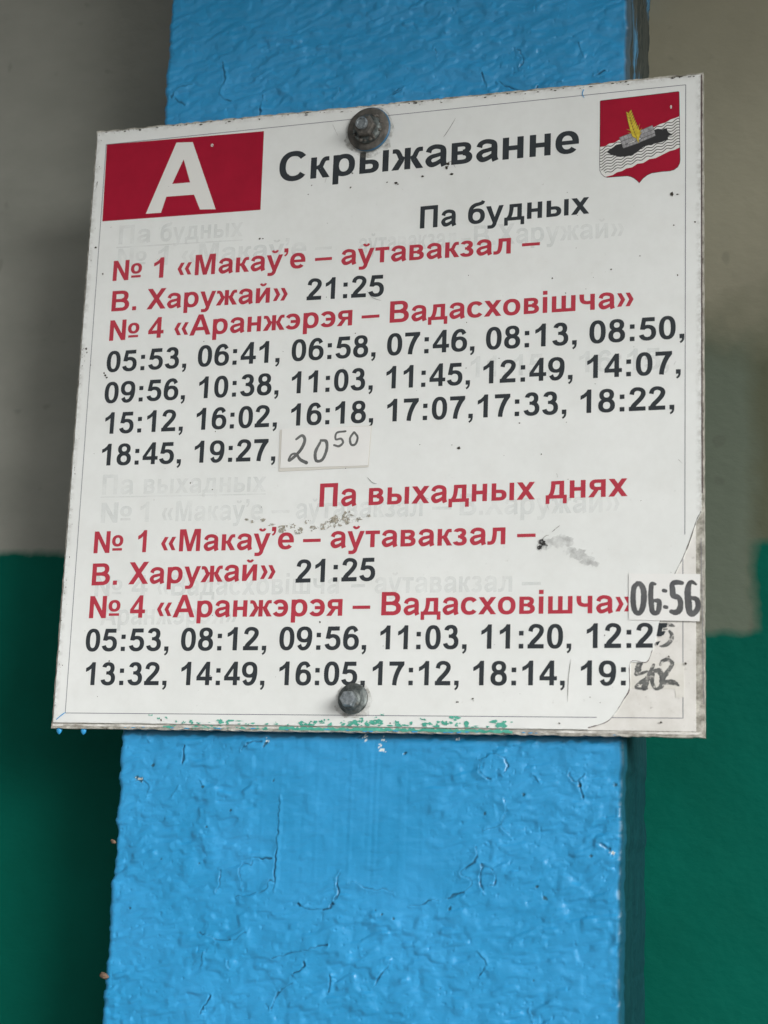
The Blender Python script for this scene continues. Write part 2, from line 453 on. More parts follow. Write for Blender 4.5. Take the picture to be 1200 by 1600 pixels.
# surveyed measurements on the board and pillar, in millimetres from the board centre (x right, z up)
T = {'TEXT':{'title':([('Скрыжаванне',-67.85,125.52)],[0.01422,151.47]),'weekday':([('Па',26.94,50.15),('будных',57.42,132.31)],[0.01585,111.32]),
'r1a':([('№',-179.71,-159.28),('1',-150.85,-143.89),('«Макаў’е',-134.2,-47.12),('–',-40.75,-29.51),('аўтавакзал',-23.32,84.68),('–',91.55,102.59)],
[0.00073,91.45]),'r1b':([('В.',-179.05,-161.52),('Харужай»',-154.18,-57.83)],[-0.00712,69.31]),'t1b':([('21:25',-45.1,5.23)],[-0.00834,69.41]),
'r4':([('№',-179.07,-158.21),('4',-151.81,-141.13),('«Аранжэрэя',-133.73,-14.52),('–',-8.48,3.02),('Вадасховішча»',9.66,159.28)],[0.00633,51.78]),
'd1':([('05:53,',-179.54,-123.93),('06:41,',-116.27,-61.04),('06:58,',-53.3,1.45),('07:46,',8.64,63.68),('08:13,',70.66,125.82),
('08:50,',133.26,188.86)],[0.00708,30.87]),'d2':([('09:56,',-179.44,-123.45),('10:38,',-114.21,-60.67),('11:03,',-52.25,0.47),('11:45,',8.9,61.47),
('12:49,',69.5,123.63),('14:07,',132.18,186.81)],[0.00533,9.86]),'d3':([('15:12,',-177.65,-123.59),('16:02,',-114.65,-60.65),('16:18,',-51.63,1.58),
('17:07,',10.21,63.75),('17:33,',66.61,120.24),('18:22,',128.5,183.16)],[0.00307,-10.88]),'d4':([('18:45,',-178.29,-123.47),
('19:27,',-114.59,-60.56)],[-0.00476,-32.98]),'weekend':([('Па',-30.57,-6.88),('выхадных',0.7,102.45),('днях',108.75,156.49)],[0.00945,-62.34]),
'r1c':([('№',-179.22,-159.19),('1',-149.15,-143.28),('«Макаў’е',-133.32,-45.8),('–',-39.92,-28.64),('аўтавакзал',-22.38,85.28),('–',92.25,103.2)],
[0.0035,-88.07]),'r1d':([('В.',-178.97,-161.57),('Харужай»',-153.86,-56.64)],[0.01627,-106.31]),'t1d':([('21:25',-43.52,6.56)],[0.01398,-108.45]),
'r4b':([('№',-179.1,-158.09),('4',-151.36,-141.22),('«Аранжэрэя',-133.27,-13.06),('–',-6.7,4.25),('Вадасховішча»',11.18,159.67)],[0.00359,-129.24]),
'd5':([('05:53,',-180.05,-123.97),('08:12,',-115.92,-60.21),('09:56,',-52.07,2.68),('11:03,',11.16,63.69),('11:20,',72.26,125.03),
('12:25',133.81,182.72)],[0.00596,-149.53]),'d6':([('13:32,',-178.46,-123.82),('14:49,',-114.53,-60.22),('16:05,',-51.06,2.74),('17:12,',7.27,59.54),
('18:14,',68.06,121.62),('19:',130.7,156.27)],[0.0054,-170.62])},'GHOST':{'g1':([('Па',-177.39,-154.62),('будных',-147.84,-90.54)],[-0.00829,114.88]),
'g2':([('№',-177.1,-156.65),('1',-148.53,-141.34),('«Макаў’е',-131.95,-46.93),('–',-40.98,-29.97),('аўтавакзал',-12.32,50.15),('–',53.37,59.41),
('В.Харужай»',61.42,153.31)],[-0.00976,98.56]),'g3':([('Па',-176.38,-154.7),('выхадных',-147.67,-65.82)],[-0.00878,-52.6]),
'g4':([('№',-175.86,-154.7),('1',-149.01,-142.9),('«Макаў’е',-134.2,-66.96),('–',-61.12,-49.5),('аўтавакзал',-45.37,34.53),('–',40.44,52.2),
('В.Харужай»',57.27,151.95)],[-0.00256,-69.71]),'g5':([('№',-176.62,-157.8),('4',-151.28,-140.46),('«Вадасховішча',-134.0,-15.49),('–',-8.26,0.53),
('аўтавакзал',6.5,89.88),('–',95.55,106.83)],[0.00134,-115.93]),'g6':([('Аранжэрэя»',-171.26,-80.04)],[0.00855,-132.85]),
'g7':([('11:15,',61.63,110.3),('16:15,',127.5,179.92)],[-0.00253,14.65])},'UNDER':[[(-178.57,113.79),(-90.36,112.59)],[(-177.12,-53.09),
(-65.71,-54.04)]],'RED':[(-191.08,187.41),(-79.78,186.44),(-79.25,132.51),(-190.17,133.29)],'A':[(-140.75,184.16),(-129.2,183.46),(-110.16,135.37),
(-121.13,136.06),(-125.91,146.71),(-145.42,146.84),(-148.46,136.02),(-159.24,136.13)],'AH':[(-134.85,171.88),(-129.27,155.46),(-141.86,155.42)],
'FRAME':[(-191.55,187.45),(189.69,190.78),(188.94,-187.67),(-190.52,-188.88)],'SHIELD':[(137.99,185.16),(138.51,185.78),(146.83,186.0),
(162.32,186.38),(177.69,186.81),(185.32,187.08),(185.93,186.41),(186.09,175.66),(186.25,159.22),(186.51,142.89),(186.26,140.74),(185.1,138.41),
(182.84,136.82),(180.32,136.28),(175.27,136.29),(169.71,135.9),(167.17,134.93),(164.64,133.13),(162.22,130.19),(161.09,131.54),(159.04,133.5),
(156.99,134.71),(154.94,135.33),(148.8,135.42),(143.14,135.36),(141.08,136.08),(139.25,138.04),(138.3,140.32),(138.11,143.9),(138.11,163.75)],
'BAND':[(138.35,155.55),(141.4,155.6),(143.97,157.24),(147.07,157.39),(149.64,158.92),(153.23,159.57),(156.31,161.05),(159.38,161.97),(162.45,163.11),
(165.51,164.19),(168.57,164.73),(171.63,165.53),(174.17,166.83),(177.73,167.58),(180.77,169.32),(183.31,169.89),(186.09,170.88),(186.25,150.94),
(183.33,149.69),(180.3,149.15),(177.27,147.79),(174.74,146.66),(171.7,145.29),(168.15,145.07),(164.59,142.93),(161.03,142.7),(157.97,140.79),
(154.4,140.28),(151.85,138.87),(148.77,138.31),(146.22,136.73),(141.85,136.01),(139.51,137.75),(138.3,140.59),(138.18,147.19)],
'WAVES':[[(138.16,153.48),(138.98,153.41),(139.78,153.7),(140.59,154.35),(141.39,155.1),(142.2,155.63),(143.01,155.76),(143.82,155.59),
(144.63,155.39),(145.44,155.47),(146.24,155.95),(147.04,156.68),(147.84,157.36),(148.65,157.71),(149.46,157.68),(150.26,157.45),(151.07,157.35),
(151.88,157.62),(152.68,158.25),(153.48,159.0),(154.28,159.55),(155.08,159.71),(155.89,159.54),(156.69,159.34),(157.5,159.39),(158.3,159.85),
(159.1,160.57),(159.9,161.26),(160.7,161.64),(161.5,161.62),(162.3,161.39),(163.11,161.28),(163.91,161.52),(164.7,162.13),(165.5,162.88),
(166.3,163.45),(167.1,163.63),(167.9,163.48),(168.7,163.26),(169.5,163.3),(170.29,163.73),(171.09,164.44),(171.89,165.14),(172.68,165.54),
(173.48,165.54),(174.28,165.32),(175.08,165.19),(175.87,165.4),(176.67,165.99),(177.46,166.74),(178.25,167.32),(179.05,167.53),(179.85,167.39),
(180.64,167.17),(181.43,167.18),(182.23,167.58),(183.02,168.28),(183.81,168.99),(184.61,169.41),(185.4,169.44),(186.19,169.22)],[(138.18,151.64),
(138.99,151.56),(139.8,151.86),(140.61,152.5),(141.41,153.25),(142.21,153.78),(143.02,153.91),(143.83,153.74),(144.64,153.54),(145.45,153.63),
(146.26,154.1),(147.06,154.84),(147.86,155.52),(148.66,155.87),(149.47,155.83),(150.28,155.6),(151.09,155.51),(151.89,155.78),(152.69,156.41),
(153.49,157.16),(154.29,157.7),(155.1,157.86),(155.9,157.7),(156.71,157.49),(157.51,157.55),(158.31,158.01),(159.11,158.73),(159.91,159.42),
(160.71,159.79),(161.51,159.78),(162.31,159.55),(163.11,159.44),(163.91,159.68),(164.71,160.29),(165.51,161.04),(166.31,161.61),(167.11,161.79),
(167.91,161.64),(168.71,161.43),(169.5,161.46),(170.3,161.89),(171.1,162.6),(171.89,163.3),(172.69,163.7),(173.49,163.7),(174.28,163.48),
(175.08,163.35),(175.88,163.56),(176.67,164.15),(177.46,164.9),(178.26,165.48),(179.05,165.69),(179.85,165.56),(180.64,165.34),(181.44,165.35),
(182.23,165.75),(183.02,166.45),(183.82,167.16),(184.61,167.58),(185.4,167.6),(186.19,167.39)],[(138.2,149.79),(139.01,149.71),(139.82,150.01),
(140.62,150.66),(141.43,151.41),(142.23,151.93),(143.04,152.07),(143.85,151.9),(144.66,151.7),(145.47,151.78),(146.27,152.26),(147.07,152.99),
(147.87,153.67),(148.68,154.02),(149.49,153.99),(150.29,153.76),(151.1,153.67),(151.9,153.93),(152.7,154.56),(153.5,155.31),(154.31,155.86),
(155.11,156.02),(155.91,155.86),(156.72,155.65),(157.52,155.71),(158.32,156.16),(159.12,156.89),(159.92,157.58),(160.72,157.95),(161.52,157.94),
(162.32,157.71),(163.12,157.6),(163.92,157.84),(164.72,158.45),(165.52,159.2),(166.32,159.77),(167.11,159.95),(167.91,159.8),(168.71,159.59),
(169.51,159.62),(170.31,160.05),(171.1,160.76),(171.9,161.46),(172.69,161.86),(173.49,161.87),(174.29,161.64),(175.09,161.51),(175.88,161.73),
(176.68,162.32),(177.47,163.06),(178.26,163.65),(179.06,163.86),(179.85,163.72),(180.65,163.5),(181.44,163.51),(182.23,163.91),(183.02,164.61),
(183.82,165.32),(184.61,165.74),(185.4,165.77),(186.19,165.56)],[(138.22,147.95),(139.03,147.87),(139.84,148.17),(140.64,148.81),(141.45,149.56),
(142.25,150.09),(143.06,150.22),(143.87,150.05),(144.68,149.86),(145.48,149.94),(146.29,150.42),(147.09,151.15),(147.89,151.83),(148.69,152.18),
(149.5,152.15),(150.31,151.92),(151.11,151.82),(151.92,152.09),(152.72,152.72),(153.52,153.47),(154.32,154.02),(155.12,154.18),(155.93,154.02),
(156.73,153.81),(157.53,153.87),(158.33,154.33),(159.13,155.05),(159.93,155.74),(160.73,156.11),(161.53,156.1),(162.33,155.88),(163.13,155.76),
(163.93,156.0),(164.73,156.61),(165.53,157.36),(166.32,157.93),(167.12,158.11),(167.92,157.96),(168.72,157.75),(169.52,157.79),(170.32,158.21),
(171.11,158.93),(171.91,159.63),(172.7,160.02),(173.5,160.03),(174.29,159.81),(175.09,159.68),(175.89,159.89),(176.68,160.48),(177.47,161.23),
(178.27,161.81),(179.06,162.02),(179.86,161.89),(180.65,161.67),(181.44,161.68),(182.24,162.08),(183.03,162.78),(183.82,163.49),(184.61,163.91),
(185.4,163.94),(186.19,163.72)],[(138.24,146.1),(139.05,146.03),(139.86,146.32),(140.66,146.97),(141.46,147.72),(142.27,148.25),(143.07,148.38),
(143.88,148.21),(144.69,148.01),(145.5,148.1),(146.3,148.58),(147.1,149.31),(147.91,149.99),(148.71,150.34),(149.52,150.31),(150.32,150.08),
(151.13,149.98),(151.93,150.25),(152.73,150.88),(153.53,151.63),(154.33,152.18),(155.13,152.34),(155.94,152.18),(156.74,151.98),(157.54,152.03),
(158.34,152.49),(159.14,153.21),(159.94,153.9),(160.74,154.28),(161.54,154.26),(162.34,154.04),(163.14,153.93),(163.94,154.17),(164.74,154.78),
(165.54,155.53),(166.33,156.09),(167.13,156.28),(167.93,156.13),(168.73,155.92),(169.53,155.95),(170.32,156.38),(171.12,157.09),(171.91,157.79),
(172.71,158.19),(173.5,158.2),(174.3,157.98),(175.1,157.85),(175.89,158.06),(176.68,158.65),(177.48,159.4),(178.27,159.98),(179.06,160.19),
(179.86,160.06),(180.65,159.84),(181.45,159.85),(182.24,160.25),(183.03,160.95),(183.82,161.66),(184.61,162.08),(185.4,162.11),(186.2,161.89)],
[(138.26,144.26),(139.07,144.18),(139.88,144.48),(140.68,145.13),(141.48,145.88),(142.28,146.4),(143.09,146.54),(143.9,146.37),(144.71,146.17),
(145.52,146.26),(146.32,146.74),(147.12,147.47),(147.92,148.15),(148.72,148.5),(149.53,148.47),(150.34,148.24),(151.14,148.15),(151.95,148.42),
(152.75,149.05),(153.54,149.79),(154.34,150.34),(155.15,150.5),(155.95,150.34),(156.75,150.14),(157.56,150.2),(158.36,150.65),(159.15,151.37),
(159.95,152.06),(160.75,152.44),(161.55,152.43),(162.35,152.2),(163.15,152.09),(163.95,152.33),(164.75,152.94),(165.54,153.69),(166.34,154.26),
(167.14,154.44),(167.94,154.29),(168.74,154.08),(169.53,154.12),(170.33,154.55),(171.12,155.26),(171.92,155.96),(172.71,156.36),(173.51,156.36),
(174.31,156.14),(175.1,156.01),(175.9,156.23),(176.69,156.82),(177.48,157.57),(178.27,158.15),(179.07,158.36),(179.86,158.23),(180.66,158.01),
(181.45,158.02),(182.24,158.42),(183.03,159.12),(183.82,159.83),(184.61,160.25),(185.41,160.28),(186.2,160.07)],[(138.28,142.42),(139.09,142.34),
(139.89,142.64),(140.7,143.29),(141.5,144.04),(142.3,144.56),(143.11,144.7),(143.92,144.53),(144.73,144.34),(145.53,144.42),(146.34,144.9),
(147.14,145.63),(147.94,146.31),(148.74,146.66),(149.54,146.63),(150.35,146.4),(151.16,146.31),(151.96,146.58),(152.76,147.21),(153.56,147.96),
(154.36,148.51),(155.16,148.67),(155.96,148.51),(156.77,148.3),(157.57,148.36),(158.37,148.82),(159.16,149.54),(159.96,150.23),(160.76,150.6),
(161.56,150.59),(162.36,150.37),(163.16,150.26),(163.96,150.5),(164.76,151.11),(165.55,151.86),(166.35,152.42),(167.15,152.61),(167.95,152.46),
(168.74,152.25),(169.54,152.29),(170.34,152.71),(171.13,153.43),(171.92,154.13),(172.72,154.52),(173.51,154.53),(174.31,154.31),(175.11,154.18),
(175.9,154.4),(176.69,154.99),(177.49,155.74),(178.28,156.32),(179.07,156.53),(179.87,156.4),(180.66,156.18),(181.45,156.19),(182.24,156.59),
(183.03,157.29),(183.82,158.0),(184.62,158.42),(185.41,158.45),(186.2,158.24)],[(139.11,140.5),(139.91,140.8),(140.72,141.45),(141.52,142.2),
(142.32,142.73),(143.13,142.86),(143.93,142.69),(144.74,142.5),(145.55,142.58),(146.35,143.06),(147.15,143.8),(147.95,144.47),(148.75,144.83),
(149.56,144.79),(150.37,144.57),(151.17,144.47),(151.97,144.74),(152.77,145.37),(153.57,146.12),(154.37,146.67),(155.17,146.83),(155.98,146.67),
(156.78,146.47),(157.58,146.53),(158.38,146.98),(159.18,147.71),(159.97,148.4),(160.77,148.77),(161.57,148.76),(162.37,148.54),(163.17,148.42),
(163.97,148.67),(164.77,149.28),(165.56,150.02),(166.36,150.59),(167.15,150.78),(167.95,150.63),(168.75,150.42),(169.55,150.46),(170.34,150.88),
(171.14,151.6),(171.93,152.3),(172.73,152.69),(173.52,152.7),(174.32,152.48),(175.11,152.36),(175.91,152.57),(176.7,153.16),(177.49,153.91),
(178.28,154.49),(179.08,154.7),(179.87,154.57),(180.66,154.35),(181.45,154.36),(182.25,154.77),(183.04,155.47),(183.83,156.17),(184.62,156.6),
(185.41,156.62),(186.2,156.41)],[(140.73,139.61),(141.53,140.36),(142.34,140.89),(143.14,141.03),(143.95,140.85),(144.76,140.66),(145.57,140.75),
(146.37,141.23),(147.17,141.96),(147.97,142.64),(148.77,142.99),(149.57,142.96),(150.38,142.73),(151.19,142.64),(151.99,142.91),(152.79,143.54),
(153.58,144.29),(154.38,144.84),(155.18,145.0),(155.99,144.84),(156.79,144.64),(157.59,144.7),(158.39,145.15),(159.19,145.87),(159.98,146.56),
(160.78,146.94),(161.58,146.93),(162.38,146.7),(163.18,146.59),(163.98,146.84),(164.78,147.45),(165.57,148.19),(166.37,148.76),(167.16,148.95),
(167.96,148.8),(168.76,148.59),(169.56,148.63),(170.35,149.05),(171.14,149.77),(171.94,150.47),(172.73,150.86),(173.53,150.87),(174.32,150.66),
(175.12,150.53),(175.91,150.74),(176.7,151.33),(177.49,152.08),(178.29,152.66),(179.08,152.87),(179.87,152.74),(180.66,152.53),(181.46,152.54),
(182.25,152.94),(183.04,153.64),(183.83,154.35),(184.62,154.77),(185.41,154.8),(186.2,154.59)],[(141.55,138.52),(142.35,139.05),(143.16,139.19),
(143.97,139.02),(144.78,138.83),(145.58,138.91),(146.38,139.39),(147.18,140.13),(147.98,140.8),(148.78,141.15),(149.59,141.12),(150.39,140.9),
(151.2,140.81),(152.0,141.08),(152.8,141.71),(153.6,142.45),(154.4,143.0),(155.2,143.16),(156.0,143.01),(156.8,142.8),(157.6,142.86),(158.4,143.32),
(159.2,144.04),(159.99,144.73),(160.79,145.11),(161.59,145.09),(162.39,144.87),(163.19,144.76),(163.99,145.01),(164.78,145.62),(165.58,146.36),
(166.37,146.93),(167.17,147.12),(167.97,146.97),(168.77,146.76),(169.56,146.8),(170.36,147.23),(171.15,147.94),(171.94,148.64),(172.74,149.04),
(173.53,149.05),(174.33,148.83),(175.12,148.7),(175.92,148.92),(176.71,149.51),(177.5,150.25),(178.29,150.84),(179.08,151.05),(179.88,150.92),
(180.67,150.7),(181.46,150.71),(182.25,151.12),(183.04,151.82),(183.83,152.52),(184.62,152.94),(185.41,152.97),(186.2,152.76)]],
'SHIP':[(142.21,152.0),(145.14,153.82),(148.63,156.04),(151.46,156.55),(152.25,153.62),(161.46,156.06),(171.65,160.05),(170.87,163.52),
(173.16,164.01),(175.61,163.07),(176.98,163.82),(178.5,163.67),(179.01,161.54),(182.05,159.34),(179.02,158.54),(179.27,156.87),(175.73,155.29),
(170.65,154.56),(164.54,153.31),(160.47,149.85),(157.41,148.49),(153.83,147.88),(149.72,148.36),(145.59,149.71)],'BOXES':[[(150.24,160.4),
(152.41,161.16),(153.25,158.77),(151.08,158.01)],[(152.62,161.14),(154.79,161.9),(155.62,159.51),(153.46,158.75)],[(154.99,161.88),(157.16,162.64),
(157.99,160.26),(155.83,159.5)],[(157.36,162.63),(159.53,163.38),(160.36,161.0),(158.2,160.24)],[(151.29,157.55),(153.2,158.31),(153.94,156.15),
(152.03,155.39)],[(153.41,158.29),(155.32,159.05),(156.05,156.89),(154.14,156.13)],[(155.52,159.03),(157.43,159.79),(158.16,157.63),(156.26,156.87)],
[(157.64,159.77),(159.54,160.52),(160.27,158.37),(158.37,157.61)],[(152.24,154.88),(154.0,155.43),(154.42,154.08),(152.66,153.52)],[(154.21,155.41),
(155.97,155.96),(156.39,154.61),(154.63,154.06)],[(156.18,155.95),(157.94,156.5),(158.36,155.14),(156.6,154.59)],[(158.14,156.48),(159.9,157.03),
(160.32,155.67),(158.56,155.12)],[(160.11,157.01),(161.86,157.56),(162.28,156.21),(160.52,155.65)],[(161.78,163.45),(164.3,164.44),(165.13,162.05),
(162.61,161.06)],[(164.5,164.42),(167.02,165.4),(167.85,163.02),(165.33,162.03)],[(167.23,165.38),(169.74,166.37),(170.57,163.99),(168.05,163.0)],
[(162.56,160.79),(164.46,161.53),(164.98,159.51),(163.08,158.76)],[(164.67,161.51),(166.57,162.25),(167.09,160.23),(165.19,159.49)],[(166.77,162.23),
(168.67,162.97),(169.19,160.95),(167.29,160.21)],[(168.87,162.95),(170.77,163.69),(171.29,161.67),(169.39,160.93)],[(162.32,157.9),(164.41,158.74),
(164.73,157.39),(162.64,156.56)],[(164.62,158.72),(166.71,159.55),(167.02,158.21),(164.93,157.37)],[(166.91,159.53),(169.0,160.36),(169.31,159.02),
(167.22,158.19)],[(169.2,160.34),(171.29,161.18),(171.6,159.83),(169.51,159.0)]],'WHEAT':[[(155.7,175.56),(156.15,176.85),(157.3,177.65),
(157.24,176.16),(156.17,174.61)],[(155.6,174.33),(154.46,175.19),(154.06,176.72),(155.38,176.01),(155.89,175.05)],[(156.12,173.73),(156.61,175.11),
(157.86,175.98),(157.78,174.37),(156.63,172.69)],[(156.03,172.39),(154.79,173.32),(154.36,174.97),(155.78,174.21),(156.33,173.17)],[(156.54,171.89),
(157.07,173.38),(158.41,174.3),(158.33,172.58),(157.09,170.78)],[(156.45,170.46),(155.11,171.45),(154.65,173.23),(156.18,172.4),(156.77,171.29)],
[(157.02,170.05),(157.58,171.64),(159.01,172.63),(158.93,170.79),(157.6,168.86)],[(156.93,168.52),(155.49,169.58),(155.0,171.48),(156.63,170.6),
(157.26,169.41)],[(157.54,168.21),(158.14,169.9),(159.66,170.95),(159.57,168.99),(158.16,166.95)],[(157.45,166.58),(155.92,167.71),(155.4,169.72),
(157.13,168.79),(157.8,167.53)],[(158.07,166.36),(158.71,168.16),(160.32,169.28),(160.22,167.2),(158.73,165.03)],[(157.98,164.64),(156.35,165.83),
(155.79,167.97),(157.63,166.98),(158.34,165.64)],[(158.7,164.52),(159.37,166.41),(161.07,167.59),(160.97,165.4),(159.39,163.11)],[(158.61,162.69),
(156.88,163.95),(156.29,166.21),(158.24,165.17),(158.99,163.75)],[(159.32,162.67),(160.03,164.66),(161.82,165.91),(161.72,163.6),(160.05,161.18)],
[(159.23,160.75),(157.41,162.08),(156.79,164.45),(158.84,163.36),(159.63,161.87)],[(159.95,161.15),(160.69,163.25),(162.58,164.56),(162.46,162.13),
(160.71,159.59)],[(159.86,159.13),(157.93,160.53),(157.29,163.03),(159.44,161.88),(160.27,160.31)],[(155.61,173.42),(155.19,174.84),(155.69,175.9),
(156.32,174.84),(156.23,173.35)],[(159.38,161.75),(162.67,168.59),(160.4,162.2)],[(160.16,160.58),(163.71,165.74),(161.18,160.2)],[(158.34,164.32),
(154.22,165.54),(158.6,163.2)],[(159.12,162.05),(155.01,163.37),(159.38,161.09)],[(159.9,160.6),(157.33,161.39),(160.42,158.9)],[(160.66,161.63),
(162.96,162.51),(161.21,156.09)],[(160.16,159.48),(161.96,159.31),(161.57,155.94)],[(160.42,160.0),(163.98,163.51),(161.34,158.82)]],
'STICK':[[(-58.43,-13.24),(0.94,-12.86),(-0.06,-38.79),(-57.92,-39.8)],[(-56.88,-12.79),(0.45,-13.35),(-0.6,-37.78),(-56.82,-37.64)],[(157.5,-106.07),
(197.76,-106.94),(197.39,-133.71),(157.68,-132.68)],[(156.69,-155.93),(170.53,-155.91),(170.84,-156.41),(188.59,-156.75),(188.65,-176.05),
(183.96,-176.21),(183.65,-171.41),(158.19,-171.39),(157.25,-164.02)]],'TEAR':[(197.17,-70.85),(195.85,-76.25),(191.73,-88.85),(187.95,-98.07),
(183.52,-107.25),(179.43,-119.78),(175.36,-134.77),(171.31,-149.7),(168.05,-156.65),(159.0,-156.66),(158.6,-171.2),(155.35,-177.8),(150.14,-186.06),
(145.23,-190.71),(135.32,-193.79)],'CLIP5':[(179.73,-133.33),(179.23,-136.18),(178.3,-139.35),(176.75,-142.83),(173.32,-148.2),(172.39,-150.73)],
'HW1':[([(-47.29,-19.76),(-43.58,-17.54),(-41.7,-20.64),(-43.85,-26.3),(-48.46,-31.19),(-51.49,-33.11),(-49.93,-29.45),(-46.82,-29.22),
(-44.05,-32.68),(-39.97,-34.83)],[1.47,1.8,2.12,2.12,1.96,1.63,1.31,1.47,1.96,2.29]),([(-31.61,-22.19),(-34.42,-28.31),(-33.65,-33.7),(-29.73,-33.16),
(-27.27,-26.88),(-27.84,-21.83),(-31.32,-21.03)],[1.63,2.12,1.96,1.8,1.96,1.96,1.47]),([(-15.6,-15.91),(-21.21,-16.7),(-21.72,-20.71),(-18.31,-20.5),
(-17.0,-23.06),(-19.47,-25.15),(-22.58,-24.37)],[1.31,1.31,1.31,1.31,1.47,1.47,1.31]),([(-10.28,-16.78),(-12.51,-20.38),(-11.66,-24.42),
(-8.95,-24.19),(-7.76,-20.05),(-9.93,-16.79)],[1.31,1.47,1.47,1.47,1.47,1.31])],'HW2':[([(163.07,-111.76),(160.73,-113.99),(160.13,-119.45),
(160.41,-124.59),(161.57,-128.12),(163.79,-128.78),(165.49,-125.91),(166.22,-120.79),(165.94,-115.65),(164.34,-112.42),(162.43,-111.76)],
[2.06,2.47,2.61,2.61,2.47,2.47,2.61,2.88,2.88,2.47,2.06]),([(172.63,-112.39),(170.67,-112.17),(170.24,-115.06),(170.07,-119.55),(170.53,-124.67),
(171.36,-128.51),(173.88,-128.52),(174.81,-125.34),(174.49,-122.14),(171.02,-121.79)],[1.24,2.06,2.47,2.61,2.61,2.33,2.33,2.47,2.47,1.37]),
([(177.3,-116.09),(178.44,-116.36)],[1.85,1.85]),([(177.95,-125.43),(179.08,-125.69)],[1.85,1.85]),([(187.65,-111.92),(184.83,-111.5),(182.2,-112.3),
(182.33,-115.82),(182.83,-119.02),(185.78,-120.33),(186.84,-123.52),(186.09,-127.33),(183.91,-128.59),(181.59,-128.06)],
[1.92,2.47,2.33,2.88,2.88,2.47,2.61,2.88,2.75,2.06]),([(195.45,-112.77),(192.96,-111.34),(191.4,-113.05),(190.77,-117.19),(191.08,-122.28),
(191.58,-127.37),(192.94,-129.6),(195.43,-128.03),(196.55,-124.87),(195.75,-121.37),(192.95,-120.39),(190.15,-119.73)],
[1.1,1.92,2.47,3.16,3.29,3.16,2.75,2.61,2.61,2.47,1.78,0.82])],'HW3':[([(164.38,-156.74),(163.33,-158.95),(162.72,-162.11),(161.78,-163.37),
(164.29,-163.05),(168.05,-161.77)],[2.75,3.57,3.43,2.06,1.92,1.37]),([(171.79,-157.99),(169.93,-162.08),(168.07,-166.49),(166.53,-170.9)],
[1.65,2.33,3.02,3.43]),([(168.69,-165.23),(164.94,-167.76),(161.82,-170.3),(163.08,-171.23),(168.09,-171.39)],[2.06,2.2,1.51,1.24,1.1]),
([(171.49,-163.02),(170.89,-167.73),(173.09,-171.48),(176.19,-169.58),(176.49,-164.57),(174.61,-161.44),(172.43,-161.44)],
[2.06,2.33,1.65,2.61,3.29,3.02,2.06]),([(175.54,-157.98),(176.78,-155.77),(179.89,-155.14),(182.08,-157.02),(181.15,-159.53),(178.98,-162.68),
(176.19,-167.08)],[1.78,1.92,2.06,2.06,2.33,2.47,2.75]),([(178.06,-168.01),(181.16,-167.68),(183.64,-168.29),(185.63,-169.53)],[2.75,3.16,2.75,1.1]),
([(162.67,-154.66),(164.88,-154.84),(166.89,-155.28)],[0.55,1.37,0.69])],'HW5':[([(180.17,-135.43),(181.73,-135.69),(183.11,-136.2)],
[1.78,2.06,0.82]),([(180.49,-139.1),(181.87,-141.26),(181.12,-144.42),(179.25,-146.44),(176.76,-147.45),(175.19,-147.44)],
[1.37,2.33,2.61,2.33,1.65,0.82]),([(177.36,-138.08),(179.24,-137.77)],[0.82,0.69])],'SPECK':[(-78.62,113.02,1.2),(-76.44,112.86,0.9),
(-19.21,142.7,1.1),(-18.33,152.08,1),(27.44,146.42,0.8),(43.67,153.06,2.6),(42.93,150.59,2),(27.45,146.0,1.2),(46.33,146.06,1.8),(10.56,143.19,1.3),
(11.84,142.23,0.8),(4.69,144.11,0.8),(181.6,121.85,2),(184.99,121.16,1.2),(182.76,102.07,0.8),(145.85,77.13,0.8),(185.03,70.9,0.9),(195.09,103.12,1),
(110.49,73.89,0.7),(118.77,64.1,0.8),(31.5,-25.98,0.7),(55.72,-28.81,1.5),(105.78,-34.45,0.9),(92.37,-14.91,1),(-179.74,27.41,1.3),(-178.73,26.07,1),
(-180.78,29.17,1),(-115.92,-45.33,1),(-101.05,-49.83,0.7),(-193.39,115.3,1.3),(-186.89,96.75,1),(-194.83,46.23,1.2),(-194.17,43.6,1),
(-1.23,70.92,0.8),(0.41,71.23,0.7),(-125.73,-79.67,0.6),(-163.01,-156.66,1),(-26.8,-133.0,1),(58.83,-179.97,0.8),(59.59,-179.96,0.7),
(141.98,-179.6,0.6),(176.07,-190.3,1.2),(118.82,-191.37,1),(68.26,-178.05,0.9),(68.67,-179.15,0.5),(19.24,-192.6,0.8),(186.62,-130.41,1),
(189.47,-157.44,1.4),(180.24,-153.51,1.2),(-125.75,-192.46,1),(-45.35,146.19,0.7),(-78.92,207.24,0.6),(-47.21,140.3,0.6),(-15.84,183.87,0.6),
(162.87,84.34,0.7),(79.05,25.6,0.6),(137.06,6.96,0.5)],'SCRATCH':[[(-0.71,-45.12),(2.65,-48.38),(5.5,-49.26)],[(40.27,170.81),(44.21,176.85),
(47.73,182.93)],[(185.49,-40.2),(187.67,-42.53)],[(109.72,-65.28),(110.9,-67.97)],[(124.9,-155.03),(123.59,-166.7),(123.4,-179.04)],[(-36.42,147.59),
(-34.96,153.08)],[(-5.46,73.27),(-1.97,68.9),(3.9,66.46)],[(38.15,-59.58),(34.13,-57.52)],[(115.09,-46.31),(115.89,-49.02)],[(48.66,150.09),
(45.26,154.62),(43.75,150.52)],[(182.87,16.37),(183.97,18.24)],[(-196.8,158.93),(-195.61,161.53),(-196.56,155.75)],[(-195.34,170.1),(-193.11,171.26)],
[(-33.04,186.39),(-29.26,178.61)],[(106.31,-86.46),(108.9,-83.49),(111.15,-82.77)],[(112.63,-81.29),(115.59,-78.7),(117.45,-77.23)]],
